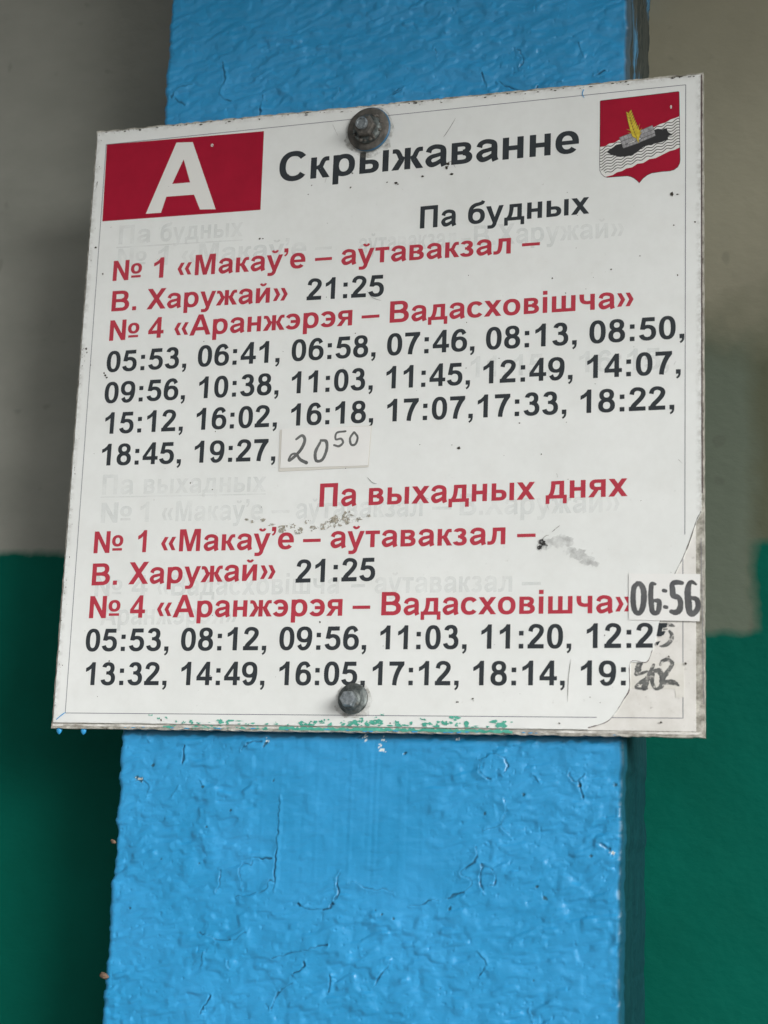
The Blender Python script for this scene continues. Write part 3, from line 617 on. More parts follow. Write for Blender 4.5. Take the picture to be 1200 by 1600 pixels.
'SMEAR':[(12.91,-192.34,5),(14.16,-187.54,2.5),(24.51,-192.87,4),(31.59,-192.79,3),(38.55,-189.82,4),(39.91,-193.7,3),(43.92,-192.63,2.4),
(49.16,-192.23,4),(53.86,-191.33,5),(57.83,-190.1,6),(58.8,-193.45,5),(65.71,-192.36,5),(68.37,-194.51,3),(81.22,-191.5,4),(84.65,-191.79,6),
(86.69,-191.1,4),(71.31,-194.97,3),(10.11,-189.3,2),(-3.26,-192.19,4),(-10.44,-193.31,3),(0.44,-194.54,3),(6.13,-193.1,5),(-132.84,-190.16,3),
(-127.14,-191.47,2),(-122.51,-191.07,2),(-110.26,-194.0,3),(-105.67,-193.6,4),(-101.95,-194.23,3),(-86.46,-193.03,4),(-81.85,-193.98,3),
(-74.56,-194.57,2.5),(-69.12,-194.84,2),(-35.21,-193.74,4),(-30.82,-193.02,5),(-26.4,-193.3,5),(-22.93,-192.26,3),(-2.81,-192.51,4),(1.46,-190.81,4),
(5.01,-192.91,5),(10.15,-191.86,5),(-17.59,-193.85,3),(-44.06,-194.18,2)],'RESIDUE':[(-17.47,-70.76,9),(-22.25,-73.02,7),(-12.26,-69.31,8),
(-27.48,-74.49,5),(-37.86,-71.49,3),(-48.03,-74.05,4),(-54.12,-76.3,5),(-42.51,-77.33,5),(-66.12,-69.66,2.5),(-73.17,-70.7,2.5),(-60.52,-72.98,3),
(-5.31,-71.04,3),(0.64,-68.82,2),(-33.55,-75.94,4),(-77.02,-69.42,2)],'SMUDGE':[(107.46,-87.24,4),(109.0,-89.16,3.5),(105.62,-90.23,3),
(114.22,-86.61,4),(118.69,-85.19,5),(122.46,-86.77,4),(116.49,-88.16,4),(124.39,-91.31,3.5),(128.9,-95.14,5),(133.75,-97.46,4.5),(137.48,-99.76,3),
(125.18,-95.08,3),(121.05,-92.76,2.5)],'CRACK':[[(-136.89,229.24),(-146.73,227.2),(-151.14,221.15)],[(-148.19,220.27),(-144.14,217.01),
(-140.16,214.7)],[(-115.25,242.6),(-112.92,229.02),(-116.38,223.68),(-114.7,217.83),(-107.87,213.74)],[(-85.92,215.85),(-86.59,200.93)],
[(-32.39,215.95),(-33.13,212.32),(-35.69,208.88)],[(10.65,212.05),(1.97,207.45)],[(-158.0,251.1),(-156.36,241.26),(-157.59,233.69)],[(72.28,209.2),
(79.46,204.72),(89.24,200.54)],[(97.08,203.27),(94.53,199.07)],[(61.42,215.98),(64.87,206.6)],[(3.63,206.84),(9.41,209.68)],[(112.74,204.98),
(105.81,202.92)],[(84.23,230.46),(87.92,222.53),(86.27,217.09)],[(122.8,229.9),(125.51,220.29)],[(138.54,209.64),(133.43,206.49)],[(30.12,236.47),
(33.11,228.5)],[(-113.19,-207.87),(-113.8,-217.89)],[(-139.22,-228.92),(-135.35,-231.67),(-135.91,-236.68)],[(-116.14,-232.06),(-120.23,-238.78)],
[(-101.94,-227.61),(-99.88,-231.69)],[(-49.9,-237.04),(-50.45,-253.23),(-50.74,-270.91),(-50.95,-290.05)],[(-65.5,-272.22),(-53.28,-272.28)],
[(-65.5,-272.22),(-65.63,-276.24),(-72.28,-276.47),(-72.7,-284.51),(-71.15,-290.05)],[(-73.85,-294.95),(-62.6,-292.9),(-55.79,-290.24),
(-54.31,-285.41),(-51.67,-286.1)],[(-36.44,-297.37),(-29.44,-300.53),(-17.57,-299.71),(-14.33,-296.44)],[(-10.87,-279.02),(-12.35,-283.8),
(-11.23,-290.04),(-12.71,-294.81)],[(-5.56,-284.32),(-0.53,-283.66),(7.19,-287.74),(17.18,-287.03),(22.26,-289.47)],[(-85.29,-280.16),(-85.43,-286.6),
(-87.16,-293.09)],[(-87.03,-352.49),(-93.37,-363.02)],[(-92.97,-327.62),(-94.18,-336.37)],[(-30.57,-329.95),(-30.89,-333.85),(-36.16,-337.23)],
[(-13.9,-336.04),(-14.62,-346.08)],[(-36.73,-342.68),(-44.99,-347.78),(-48.76,-357.27)],[(-77.77,-332.37),(-76.2,-335.44)],[(-76.11,-209.74),
(-71.06,-204.7),(-63.11,-203.75)],[(-138.46,-200.69),(-136.74,-204.04)],[(-96.31,-316.66),(-78.48,-320.58),(-66.57,-315.27)],[(-50.24,-329.4),
(-28.36,-322.85),(-16.65,-319.94)],[(22.0,-327.26),(17.29,-333.62),(11.06,-343.11)],[(-6.51,-202.07),(0.24,-199.53)],[(70.85,-211.72),(71.98,-220.51),
(77.5,-223.02)],[(71.76,-211.7),(80.8,-208.9),(87.26,-214.05),(85.59,-220.22)],[(123.1,-218.57),(125.82,-223.7),(131.93,-219.25)],[(128.46,-223.64),
(131.21,-232.19)],[(85.9,-234.18),(86.97,-241.97),(83.54,-248.99),(74.59,-251.86)],[(70.31,-261.51),(70.49,-268.41),(61.66,-276.48),(68.1,-280.53),
(64.63,-285.81),(54.81,-290.49)],[(48.51,-292.47),(43.02,-292.18),(39.46,-295.08),(32.15,-295.74)],[(75.08,-271.69),(72.56,-278.65),(75.46,-287.09)],
[(74.18,-271.72),(80.51,-273.21),(81.6,-281.72),(78.94,-282.68)],[(138.49,-257.58),(143.7,-258.25),(148.93,-263.15)],[(72.7,-319.43),(77.32,-325.92),
(73.92,-331.97)],[(87.83,-240.21),(84.43,-248.97),(90.86,-255.68)],[(102.68,-220.74),(105.43,-224.15)],[(103.34,-349.42),(105.17,-354.24)]],
'CHIP':[(-143.06,-226.83,3.2),(-140.57,-228.11,3),(-60.42,-204.53,2.4),(-61.72,-206.53,1.5),(-99.54,-231.35,2),(-133.11,-219.1,2.6),
(-142.35,-304.57,1.6),(-95.73,-255.05,1.3),(22.78,-303.55,1.4),(-80.82,-245.16,1.6),(-99.38,-276.63,1),(-124.11,-275.06,0.8),(15.73,-301.38,1.2),
(11.82,-299.23,1.2),(-54.81,-226.9,1.6),(26.07,-209.61,1.6),(129.36,-225.35,2.6),(74.72,-242.65,1.8),(97.52,-231.28,2.2),(149.46,-224.89,2.4),
(110.1,-288.22,3),(55.89,-296.44,2.2),(105.6,-282.48,1.6),(26.36,-209.49,1.8),(148.06,-262.33,1.5),(51.26,-340.76,1),(136.3,-264.42,1.5),
(104.78,-333.31,1)],'WHITECHIP':[(1.47,-200.32,1.8),(2.05,-201.94,1.4),(13.11,-201.77,1.8),(11.63,-207.44,2),(13.01,-207.91,1.6),(-59.96,-203.21,1.4),
(-141.71,-227.64,1.5),(-158.91,-200.98,1.2),(148.4,-262.32,1.5),(56.78,-200.79,1.2)],'BOLT':[(-8.04,179.78),(-3.62,-178.83)],'BUG':[(-155.9,-344.73),
(-155.87,-265.77)],'DRIP':[(-195.51,-199.49),(-178.9,-199.65)]}

# base colours
WALL_GREY_A, WALL_GREY_B = (0.21, 0.218, 0.192), (0.282, 0.288, 0.256)
WALL_CREAM, WALL_STRIP, WALL_PATCH = (0.245, 0.238, 0.178), (0.085, 0.094, 0.062), (0.105, 0.128, 0.098)
WALL_GREEN_A, WALL_GREEN_B = (0.0003, 0.070, 0.048), (0.0004, 0.090, 0.064)
PILLAR_BLUE = (0.02, 0.25, 0.56)
PILLAR_BLUE_A, PILLAR_BLUE_B = (0.015, 0.245, 0.50), (0.030, 0.290, 0.59)
WHITE_A, WHITE_B = (0.655, 0.682, 0.672), (0.715, 0.742, 0.735)
INK, REDT, REDP = (0.030, 0.036, 0.041), (0.40, 0.040, 0.062), (0.31, 0.008, 0.028)
GHOST = (0.50, 0.55, 0.56)
LUMP = 0.86
NICKS = [(180.96, 177.27), (-115.3, 179.95)]


# ------------------------------------------------------------------ smooth random fields for the thick paint
def vnoise(X, Y, seed):
    rs = np.random.RandomState(seed)
    tab = rs.rand(256, 256)
    xi, yi = np.floor(X).astype(int), np.floor(Y).astype(int)
    fx, fy = X - xi, Y - yi
    fx = fx * fx * fx * (fx * (fx * 6 - 15) + 10); fy = fy * fy * fy * (fy * (fy * 6 - 15) + 10)
    g = lambda a, b: tab[a & 255, b & 255]
    return ((g(xi, yi) * (1 - fx) + g(xi + 1, yi) * fx) * (1 - fy) + (g(xi, yi + 1) * (1 - fx) + g(xi + 1, yi + 1) * fx) * fy) * 2 - 1


def fbm(X, Y, seed, octv=3, gain=0.5):
    o, a = 0, 1.0
    for k in range(octv):
        o = o + a * vnoise(X * 2 ** k + 17.3 * k, Y * 2 ** k - 9.1 * k, seed + k)
        a *= gain
    return o


def sstep(a, b, x):
    t = np.clip((x - a) / (b - a), 0, 1)
    return t * t * (3 - 2 * t)


# ------------------------------------------------------------------ setting: ground, ceiling, wall
def box_mesh(name, x0, x1, y0, y1, z0, z1):
    v = [(x, y, z) for x in (x0, x1) for y in (y0, y1) for z in (z0, z1)]
    f = [(0, 1, 3, 2), (4, 6, 7, 5), (0, 4, 5, 1), (2, 3, 7, 6), (0, 2, 6, 4), (1, 5, 7, 3)]
    return mesh(name, v, f)


WALL_Y = 0.092
gm = Mat('worn concrete paving', (0.30, 0.29, 0.27), 0.9)
gm.color(gm.ramp(gm.noise(9, 6), 0.35, 0.7, (0.25, 0.24, 0.225), (0.36, 0.35, 0.33))).bump(gm.noise(60, 5), 0.004, 0.5)
gr = link('ground', mesh('ground', [(-30, -40, 0), (30, -40, 0), (30, 1, 0), (-30, 1, 0)], [(0, 1, 2, 3)]), gm.m)
tag(gr, kind='structure')

cm = Mat('dusty ceiling paint', (0.42, 0.42, 0.40), 0.85)
cm.color(cm.ramp(cm.noise(5, 5), 0.3, 0.7, (0.36, 0.36, 0.34), (0.46, 0.46, 0.44)))
ce = link('ceiling', box_mesh('ceiling', -1.6, 1.6, -1.0, 0.35, ZC + 0.62, ZC + 0.78), cm.m)
tag(ce, kind='structure')

wm = Mat('two tone wall paint', rough=0.65, spec=0.06)
sep = wm.node('ShaderNodeSeparateXYZ')
wm.coord()
wm.l.new(wm.tc.outputs['Object'], sep.inputs[0])
wx, wz = sep.outputs['X'], sep.outputs['Z']
wob = wm.math('MULTIPLY', wm.math('SUBTRACT', wm.noise(22, 4), 0.5), 0.016)
wob2 = wm.math('MULTIPLY', wm.math('SUBTRACT', wm.noise(40, 3, vec=wm.coord(loc=(3, 1, 2))), 0.5), 0.012)
zz = wm.math('ADD', wz, wob)
xx = wm.math('ADD', wx, wob2)
SOFT = 0.006


def below(v, edge, soft=SOFT):      # 1 below the edge, 0 above it
    return wm.math('MULTIPLY_ADD', wm.math('SUBTRACT', v, edge), -1.0 / soft, 0.5, clamp=True)


right_of = lambda v, edge, soft=SOFT: wm.math('MULTIPLY_ADD', wm.math('SUBTRACT', v, edge), 1.0 / soft, 0.5, clamp=True)
green = below(zz, ZC - 0.070)
patch = wm.math('MULTIPLY', wm.math('MULTIPLY', right_of(xx, 0.05), below(xx, 0.2205, 0.008)), right_of(zz, ZC - 0.1275))
green = wm.math('MULTIPLY', green, wm.math('SUBTRACT', 1.0, patch))
grey = wm.ramp(wm.noise(7, 5, vec=wm.coord(rot=(0, 0.5, 0), scale=(1, 1, 1.8))), 0.3, 0.7, WALL_GREY_A, WALL_GREY_B)
# right of the pillar: creamy above, a greener patch lower down, a darker strip beside it
edge3 = wm.math('ADD', wz, wm.math('MULTIPLY', wm.math('SUBTRACT', wm.noise(13, 4, vec=wm.coord(loc=(2, 4, 4))), 0.5), 0.10))
rside = right_of(xx, 0.05)
cream = wm.ramp(wm.noise(9, 5, vec=wm.coord(loc=(1, 1, 3))), 0.3, 0.7, tuple(v * 0.88 for v in WALL_CREAM), tuple(v * 1.1 for v in WALL_CREAM))
grey = wm.mix(rside, grey, cream)
grey = wm.mix(wm.math('MULTIPLY', rside, below(edge3, ZC + 0.075, 0.05)), grey, WALL_STRIP)
lowp = wm.math('MULTIPLY', wm.math('MULTIPLY', rside, below(edge3, ZC + 0.06, 0.04)), below(xx, 0.2205, 0.012))
grey = wm.mix(lowp, grey, WALL_PATCH)
specks = wm.ramp(wm.noise(70, 1, 0.3), 0.74, 0.80)
grey = wm.mix(wm.math('MULTIPLY', specks, 0.2), grey, (0.06, 0.06, 0.05))
gcol = wm.ramp(wm.noise(11, 6), 0.3, 0.72, WALL_GREEN_A, WALL_GREEN_B)
wm.color(wm.mix(green, grey, gcol))
wm.bump(wm.noise(55, 4, vec=wm.coord(rot=(0, 0.6, 0), scale=(1, 1, 1.4))), 0.004, 0.26)
wall = link('wall', box_mesh('wall', -1.6, 1.6, WALL_Y, WALL_Y + 0.2, -0.05, ZC + 0.62), wm.m)
tag(wall, 'shelter wall painted grey above and dark green below, behind the blue pillar', 'wall')

# ------------------------------------------------------------------ the blue pillar with lumpy, cracked paint
PF = 0.0072                                  # its front face touches the back of the board
XL, XR, RAD = -0.1562, 0.1550, 0.004
step = 0.00055
prof = []                                    # (x, y, nx, ny, t)  t: 0 front, 1 left side, 2 right side
for d in np.linspace(WALL_Y + 0.01, PF + RAD, 24)[:-1]: prof.append((XL, d, -1, 0, 1))
for a in np.linspace(0, math.pi / 2, 7)[:-1]: prof.append((XL + RAD - RAD * math.cos(a), PF + RAD - RAD * math.sin(a), -math.cos(a), -math.sin(a), 0))
for x in np.arange(XL + RAD, XR - RAD, step): prof.append((x, PF, 0, -1, 0))
for a in np.linspace(math.pi / 2, 0, 7): prof.append((XR - RAD + RAD * math.cos(a), PF + RAD - RAD * math.sin(a), math.cos(a), -math.sin(a), 0))
for d in np.linspace(PF + RAD, WALL_Y + 0.01, 60)[1:]: prof.append((XR, d, 1, 0, 2))
prof = np.array(prof)
zs = np.concatenate([np.linspace(-ZC, -0.46, 90)[:-1], np.arange(-0.46, 0.40, step), np.linspace(0.40, 0.618, 30)])
nc, nr = len(prof), len(zs)
u = np.concatenate([[0], np.cumsum(np.hypot(np.diff(prof[:, 0]), np.diff(prof[:, 1])))])
u = u - u[np.argmin(np.abs(prof[:, 0]) + 10 * (prof[:, 4] != 0))]            # 0 at x = 0 on the front
UU_, ZZ_ = np.meshgrid(u * 1000, zs * 1000)                                   # mm
XX_ = np.broadcast_to(prof[:, 0] * 1000, UU_.shape)
T_ = np.broadcast_to(prof[:, 4], UU_.shape)
ca, sa = math.cos(0.22), math.sin(0.22)
a1 = (UU_ * ca + ZZ_ * sa); b1 = (-UU_ * sa + ZZ_ * ca)
wx_, wy_ = 2.0 * vnoise(UU_ / 13, ZZ_ / 13, 71), 2.0 * vnoise(UU_ / 13, ZZ_ / 13, 72)
n3 = vnoise((a1 + wx_) / 7.5, (b1 + wy_) / 3.3, 3)
n4 = vnoise((a1 * 0.98 + b1 * 0.2 + wx_) / 14.0, (b1 + wy_) / 5.6, 4)
n5 = vnoise((UU_ + wx_) / 3.1, (ZZ_ + wy_) / 2.3, 5)
lump = 0.95 * sstep(-0.45, 0.75, n3) + 1.05 * sstep(-0.5, 0.7, n4) + 0.24 * sstep(-0.4, 0.7, n5) - 1.0
mid = fbm(a1 / 22, b1 / 15, 11, 2)
big = fbm(UU_ / 60, ZZ_ / 80, 21, 2)
act = sstep(-0.5, 0.7, fbm(UU_ / 45, ZZ_ / 45, 31, 2))                         # livelier and calmer areas
# a rectangular area that was scraped and brushed over, with vertical brush marks
px0, px1 = -66, 50
top, bot = -190, -292
ed = 4 * vnoise(UU_ / 8, ZZ_ / 8, 41)
smooth = sstep(px0 - 3, px0 + 3, XX_ + ed) * (1 - sstep(px1 - 4, px1 + 22, XX_ + 2 * ed + 0.35 * (ZZ_ + 290))) * sstep(bot - 5, bot + 5, ZZ_ + ed * 2 + 8 * np.sin(XX_ / 19.0))
upper = sstep(-262, -230, ZZ_ + 6 * ed) * (1 - sstep(25, 90, XX_ + 3 * ed)) * sstep(-110, -60, XX_ + 2 * ed) * 0.6 * (ZZ_ < -150)
sm = np.clip(np.maximum(smooth, upper), 0, 1)
brush = 0.5 * vnoise(UU_ / 1.9, ZZ_ / 120, 51) + 0.5 * vnoise(UU_ / 4.5, ZZ_ / 160, 52) + 0.25 * vnoise(UU_ / 30, ZZ_ / 2.2, 53)
disp = LUMP * lump * (0.72 + 0.4 * act) * (1 - 0.55 * sm) + 0.30 * mid * (1 - 0.6 * sm) + 0.55 * big + 0.14 * brush * sm - 0.32 * smooth
pits = vnoise(UU_ / 1.7, ZZ_ / 1.7, 61)
disp = disp - 0.45 * sstep(0.80, 0.95, pits) * (1 - sm) + 0.25 * sstep(0.82, 0.95, -pits) * (1 - sm)
crack = np.zeros_like(disp); white = np.zeros_like(disp); chip_and_shade = np.zeros_like(disp)
front = (T_ == 0)
fi = np.where(prof[:, 4] == 0)[0]; fx_ = prof[fi, 0] * 1000


def window(x0, x1, z0, z1):
    c = fi[(fx_ >= x0) & (fx_ <= x1)]
    r = np.where((zs * 1000 >= z0) & (zs * 1000 <= z1))[0]
    return (slice(r[0], r[-1] + 1), slice(c[0], c[-1] + 1)) if len(c) and len(r) else None


rs = np.random.RandomState(5)
for ln in T['CRACK']:
    q, _ = catmull(ln, [1] * len(ln), 5) if len(ln) > 2 else (np.array(ln, float), None)
    q = np.repeat(q, 1, axis=0)
    wgt = rs.uniform(0.26, 0.52)
    side = 1 if rs.rand() < 0.5 else -1
    for i in range(len(q) - 1):
        p0, p1 = q[i], q[i + 1]
        w = window(min(p0[0], p1[0]) - 6, max(p0[0], p1[0]) + 6, min(p0[1], p1[1]) - 6, max(p0[1], p1[1]) + 6)
        if w is None: continue
        x, zq = XX_[w], ZZ_[w]
        jx = x + 0.7 * vnoise(x / 2.2, zq / 2.2, 81); jz = zq + 0.7 * vnoise(x / 2.2, zq / 2.2, 82)
        d = p1 - p0; L2 = max(d @ d, 1e-6)
        t = np.clip(((jx - p0[0]) * d[0] + (jz - p0[1]) * d[1]) / L2, 0, 1)
        ddx, ddz = jx - p0[0] - t * d[0], jz - p0[1] - t * d[1]
        dist = np.hypot(ddx, ddz)
        sg = np.sign(ddx * d[1] - ddz * d[0]) * side
        wl_ = wgt * (0.35 + 0.9 * sstep(-0.3, 0.6, vnoise(x / 6, zq / 6, 83)))
        c = (1 - sstep(0.35 * wl_, 0.25 + 1.05 * wl_, dist)) * np.clip(0.25 + 1.3 * wl_, 0, 1)
        crack[w] = np.maximum(crack[w], c)
        lip = np.where(sg > 0, np.exp(-(dist / 2.2) ** 2), 0.25 * np.exp(-(dist / 1.5) ** 2))
        mask = (t > 0) & (t < 1) | (dist < 1.5)
        disp[w] = np.maximum(disp[w], disp[w] * 0 + disp[w] + 0.0) + 0.0
        lipmap = 0.5 * lip * mask
        LIP = globals().setdefault('LIPS', np.zeros_like(disp))
        LIP[w] = np.maximum(LIP[w], lipmap)
disp = disp + LIPS - 1.0 * crack
for x, z, r in T['CHIP']:
    r = r * 0.46
    w = window(x - 4 * r, x + 4 * r, z - 4 * r, z + 4 * r)
    if w is None: continue
    d = np.hypot(XX_[w] - x, (ZZ_[w] - z)) * (1 + 0.5 * vnoise(XX_[w] / 1.2, ZZ_[w] / 1.2, 91))
    c = 1 - sstep(0.7 * r, 1.2 * r, d)
    chip_and_shade[w] = np.maximum(chip_and_shade[w], c); disp[w] -= 0.5 * c
for x, z, r in T['WHITECHIP']:
    r = r * 0.5
    w = window(x - 4 * r, x + 4 * r, z - 4 * r, z + 4 * r)
    if w is None: continue
    d = np.hypot(XX_[w] - x, (ZZ_[w] - z)) * (1 + 0.8 * vnoise(XX_[w] / 0.9, ZZ_[w] / 0.9, 92))
    white[w] = np.maximum(white[w], 1 - sstep(0.7 * r, 1.1 * r, d))
# flat right under the board so that the plate sits on it
under = (1 - sstep(196, 204, np.abs(ZZ_ + 0.5)))
disp = np.where(front, disp * (1 - 0.75 * under) - 0.6 * under, disp)
board_shade = (1 - sstep(199.8, 201.2 , np.abs(ZZ_ + 0.5) + 0.9 * vnoise(UU_ / 4, ZZ_ * 0 + 2.2, 131))) * sstep(196, 197, np.abs(ZZ_ + 0.5)) * (T_ == 0)
chip_and_shade = np.maximum(chip_and_shade, 0.75 * board_shade)  # contact shadow along the board's edges, painted in with the chips
corner = sstep(-0.1, 0.55, np.where((T_ == 0) & (XX_ > XR * 1000 - 9), np.broadcast_to(prof[:, 2], UU_.shape) + 0.12 * vnoise(UU_ / 3, ZZ_ / 7, 121), 0))  # shade on the right corner's rounding, painted as a darker colour
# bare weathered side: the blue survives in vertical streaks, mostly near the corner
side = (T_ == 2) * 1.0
bare_and_shade = side * sstep(-0.35, 0.35, vnoise(UU_ / 2.6, ZZ_ / 55, 101) * 0.8 + 0.6 * vnoise(UU_ / 9, ZZ_ / 30, 102) + 0.75 + 1.1 * (1 - sstep(-60, 120, ZZ_))) 
bare_side = bare_and_shade
bare_and_shade = np.maximum(bare_and_shade, corner * 0.9)
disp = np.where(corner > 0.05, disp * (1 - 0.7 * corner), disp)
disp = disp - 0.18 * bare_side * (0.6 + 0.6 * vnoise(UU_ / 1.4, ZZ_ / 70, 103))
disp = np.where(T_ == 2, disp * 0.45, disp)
edge_w = 0.9 * vnoise(ZZ_ / 14, ZZ_ * 0 + 3.3, 111) + 0.5 * vnoise(ZZ_ / 5, ZZ_ * 0 + 7.3, 112)
near_edge = np.exp(-((XX_ - XL * 1000) / 6.0) ** 2) + np.exp(-((XX_ - XR * 1000) / 6.0) ** 2)
PX = XX_ / 1000 + prof[:, 2] * disp / 1000 + np.sign(XX_) * 0.0008 * edge_w * near_edge
PY = np.broadcast_to(prof[:, 1], UU_.shape) + prof[:, 3] * disp / 1000
PZ = ZZ_ / 1000 + ZC
co = np.stack([PX, PY, PZ], -1).reshape(-1, 3).astype(np.float32)
idx = np.arange(nc * nr).reshape(nr, nc)
quads = np.stack([idx[:-1, :-1], idx[:-1, 1:], idx[1:, 1:], idx[1:, :-1]], -1).reshape(-1, 4).astype(np.int32)
me = bpy.data.meshes.new('pillar')
me.vertices.add(len(co)); me.vertices.foreach_set('co', co.ravel())
me.loops.add(quads.size); me.loops.foreach_set('vertex_index', quads.ravel())
me.polygons.add(len(quads))
me.polygons.foreach_set('loop_start', np.arange(0, quads.size, 4, dtype=np.int32))
me.polygons.foreach_set('use_smooth', np.ones(len(quads), dtype=bool))
me.update(calc_edges=True)
for nm, arr in (('crack', crack), ('chip_and_shade', chip_and_shade), ('white', white), ('bare_and_shade', bare_and_shade)):
    at = me.attributes.new(nm, 'FLOAT', 'POINT')
    at.data.foreach_set('value', np.ascontiguousarray(arr.ravel(), dtype=np.float32))
pm = Mat('thick blue gloss paint', PILLAR_BLUE, 0.34, spec=0.5)
v1 = pm.noise(16, 5)
blue = pm.ramp(v1, 0.3, 0.72, PILLAR_BLUE_A, PILLAR_BLUE_B)
grime = pm.ramp(pm.noise(240, 3, 0.5), 0.70, 0.80)
blue = pm.mix(pm.math('MULTIPLY', grime, 0.25), blue, (0.02, 0.09, 0.16))
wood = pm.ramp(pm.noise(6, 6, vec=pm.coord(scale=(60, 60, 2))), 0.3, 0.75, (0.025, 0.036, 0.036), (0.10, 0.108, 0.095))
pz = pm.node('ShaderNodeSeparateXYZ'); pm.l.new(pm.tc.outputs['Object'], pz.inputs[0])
low = pm.math('MULTIPLY_ADD', pm.math('SUBTRACT', pz.outputs['Z'], ZC), -2.6, 0.42, clamp=True)      # further down the side turns a darker teal
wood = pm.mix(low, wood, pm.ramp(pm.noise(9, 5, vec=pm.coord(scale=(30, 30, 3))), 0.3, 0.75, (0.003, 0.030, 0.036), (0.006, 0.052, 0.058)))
c = pm.mix(pm.attr('bare_and_shade'), blue, wood)
c = pm.mix(pm.math('MULTIPLY', pm.attr('crack'), 0.72), c, (0.006, 0.022, 0.03))
c = pm.mix(pm.math('MULTIPLY', pm.attr('chip_and_shade'), 0.85), c, (0.012, 0.06, 0.085))
c = pm.mix(pm.attr('white'), c, (0.62, 0.68, 0.66))
pm.color(c)
pm.rough(pm.math('MULTIPLY_ADD', pm.math('ADD', pm.attr('bare_and_shade'), pm.attr('crack'), clamp=True), 0.45, pm.math('MULTIPLY_ADD', pm.noise(35, 4), 0.22, 0.24)))
hb = pm.math('ADD', pm.noise(330, 3, 0.6), pm.math('MULTIPLY', pm.noise(120, 3, 0.6, vec=pm.coord(scale=(1, 1, 1.7), rot=(0, 0.35, 0))), 1.4))
pm.l.new(pm.math('MULTIPLY_ADD', pm.attr('bare_and_shade'), -0.24, 0.3), pm.b.inputs['Specular IOR Level'])
pm.bump(hb, 0.0005, 0.26)
pm.l.new(pm.math('MULTIPLY_ADD', pm.math('ADD', pm.attr('bare_and_shade'), pm.attr('crack'), clamp=True), -0.55, 0.55), pm.b.inputs['Coat Weight'])
pm.b.inputs['Coat Roughness'].default_value = 0.23
pm.b.inputs['Coat IOR'].default_value = 1.5
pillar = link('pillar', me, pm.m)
tag(pillar, 'square pillar with thick cracked blue paint carrying the white timetable board', 'pillar')

# ------------------------------------------------------------------ the timetable board
board = empty('timetable_board', (0, 0, ZC - 0.1984))
tag(board, 'white bus timetable board with red and black lettering, bolted to the blue pillar', 'sign')
HX, HZ = 200.0, 198.35


def jag_edge(x0, z0, x1, z1, n, amp, seed):
    r = np.random.RandomState(seed)
    dx, dz = x1 - x0, z1 - z0
    L = math.hypot(dx, dz)
    out = []
    for i in range(n):
        t = i / n
        k = amp * (r.rand() ** 2) if i else 0
        out.append((x0 + dx * t - dz / L * k, z0 + dz * t + dx / L * k))   # inwards for a counter-clockwise outline
    return out


whitem = Mat('weathered white laminate', rough=0.42, spec=0.4)
n1 = whitem.ramp(whitem.noise(14, 6, 0.6), 0.32, 0.72, WHITE_A, WHITE_B)
blot = whitem.ramp(whitem.noise(38, 5, 0.7, vec=whitem.coord(loc=(5, 2, 1))), 0.46, 0.8)
n1 = whitem.mix(whitem.math('MULTIPLY', blot, 0.2), n1, (0.52, 0.52, 0.49))
fib = whitem.ramp(whitem.noise(150, 3, 0.6, vec=whitem.coord(scale=(1, 1, 1), loc=(1, 7, 1))), 0.4, 0.75)
n1 = whitem.mix(whitem.math('MULTIPLY', fib, 0.10), n1, (0.5, 0.51, 0.50))
spk = whitem.ramp(whitem.noise(420, 2, 0.5), 0.70, 0.78)
cl_ = whitem.math('MULTIPLY', spk, whitem.math('MULTIPLY', whitem.ramp(whitem.noise(26, 3), 0.5, 0.75), 0.35))
n1 = whitem.mix(cl_, n1, (0.22, 0.21, 0.19))
# dirt gathers along the outer rim
wc = whitem.node('ShaderNodeSeparateXYZ'); whitem.l.new(whitem.tc.outputs['Object'], wc.inputs[0])
ax_ = whitem.math('ABSOLUTE', wc.outputs['X']); az_ = whitem.math('ABSOLUTE', whitem.math('SUBTRACT', wc.outputs['Z'], 0.1984))
rim = whitem.math('MAXIMUM', whitem.math('MULTIPLY_ADD', whitem.math('SUBTRACT', ax_, 0.1985), 160.0, 0.6, clamp=True), whitem.math('MULTIPLY_ADD', whitem.math('SUBTRACT', az_, 0.197), 160.0, 0.6, clamp=True))
rimn = whitem.math('MULTIPLY', rim, whitem.ramp(whitem.noise(300, 4, 0.65), 0.42, 0.66))
n1 = whitem.mix(whitem.math('MULTIPLY', rimn, 0.75), n1, (0.16, 0.15, 0.12))
whitem.color(n1)
whitem.rough(whitem.math('MULTIPLY_ADD', whitem.noise(40, 4), 0.25, 0.3))
whitem.bump(whitem.noise(9, 3), 0.004, 0.12)

oldm = Mat('older dirty print', rough=0.5, spec=0.35)
o1 = oldm.ramp(oldm.noise(60, 6, 0.65), 0.35, 0.75, (0.57, 0.565, 0.535), (0.69, 0.69, 0.67))
o2 = oldm.ramp(oldm.noise(380, 3, 0.6), 0.62, 0.76)
oldm.color(oldm.mix(oldm.math('MULTIPLY', o2, 0.4), o1, (0.24, 0.23, 0.20)))

rimm = Mat('dirty plastic backing', rough=0.6, spec=0.3)
r1 = rimm.ramp(rimm.noise(120, 6, 0.7), 0.36, 0.66, (0.14, 0.135, 0.11), (0.55, 0.54, 0.49))
rimm.color(r1).bump(rimm.noise(500, 3), 0.0006, 0.6)
edgem = Mat('dark maroon sheet edge', (0.055, 0.03, 0.032), 0.7)

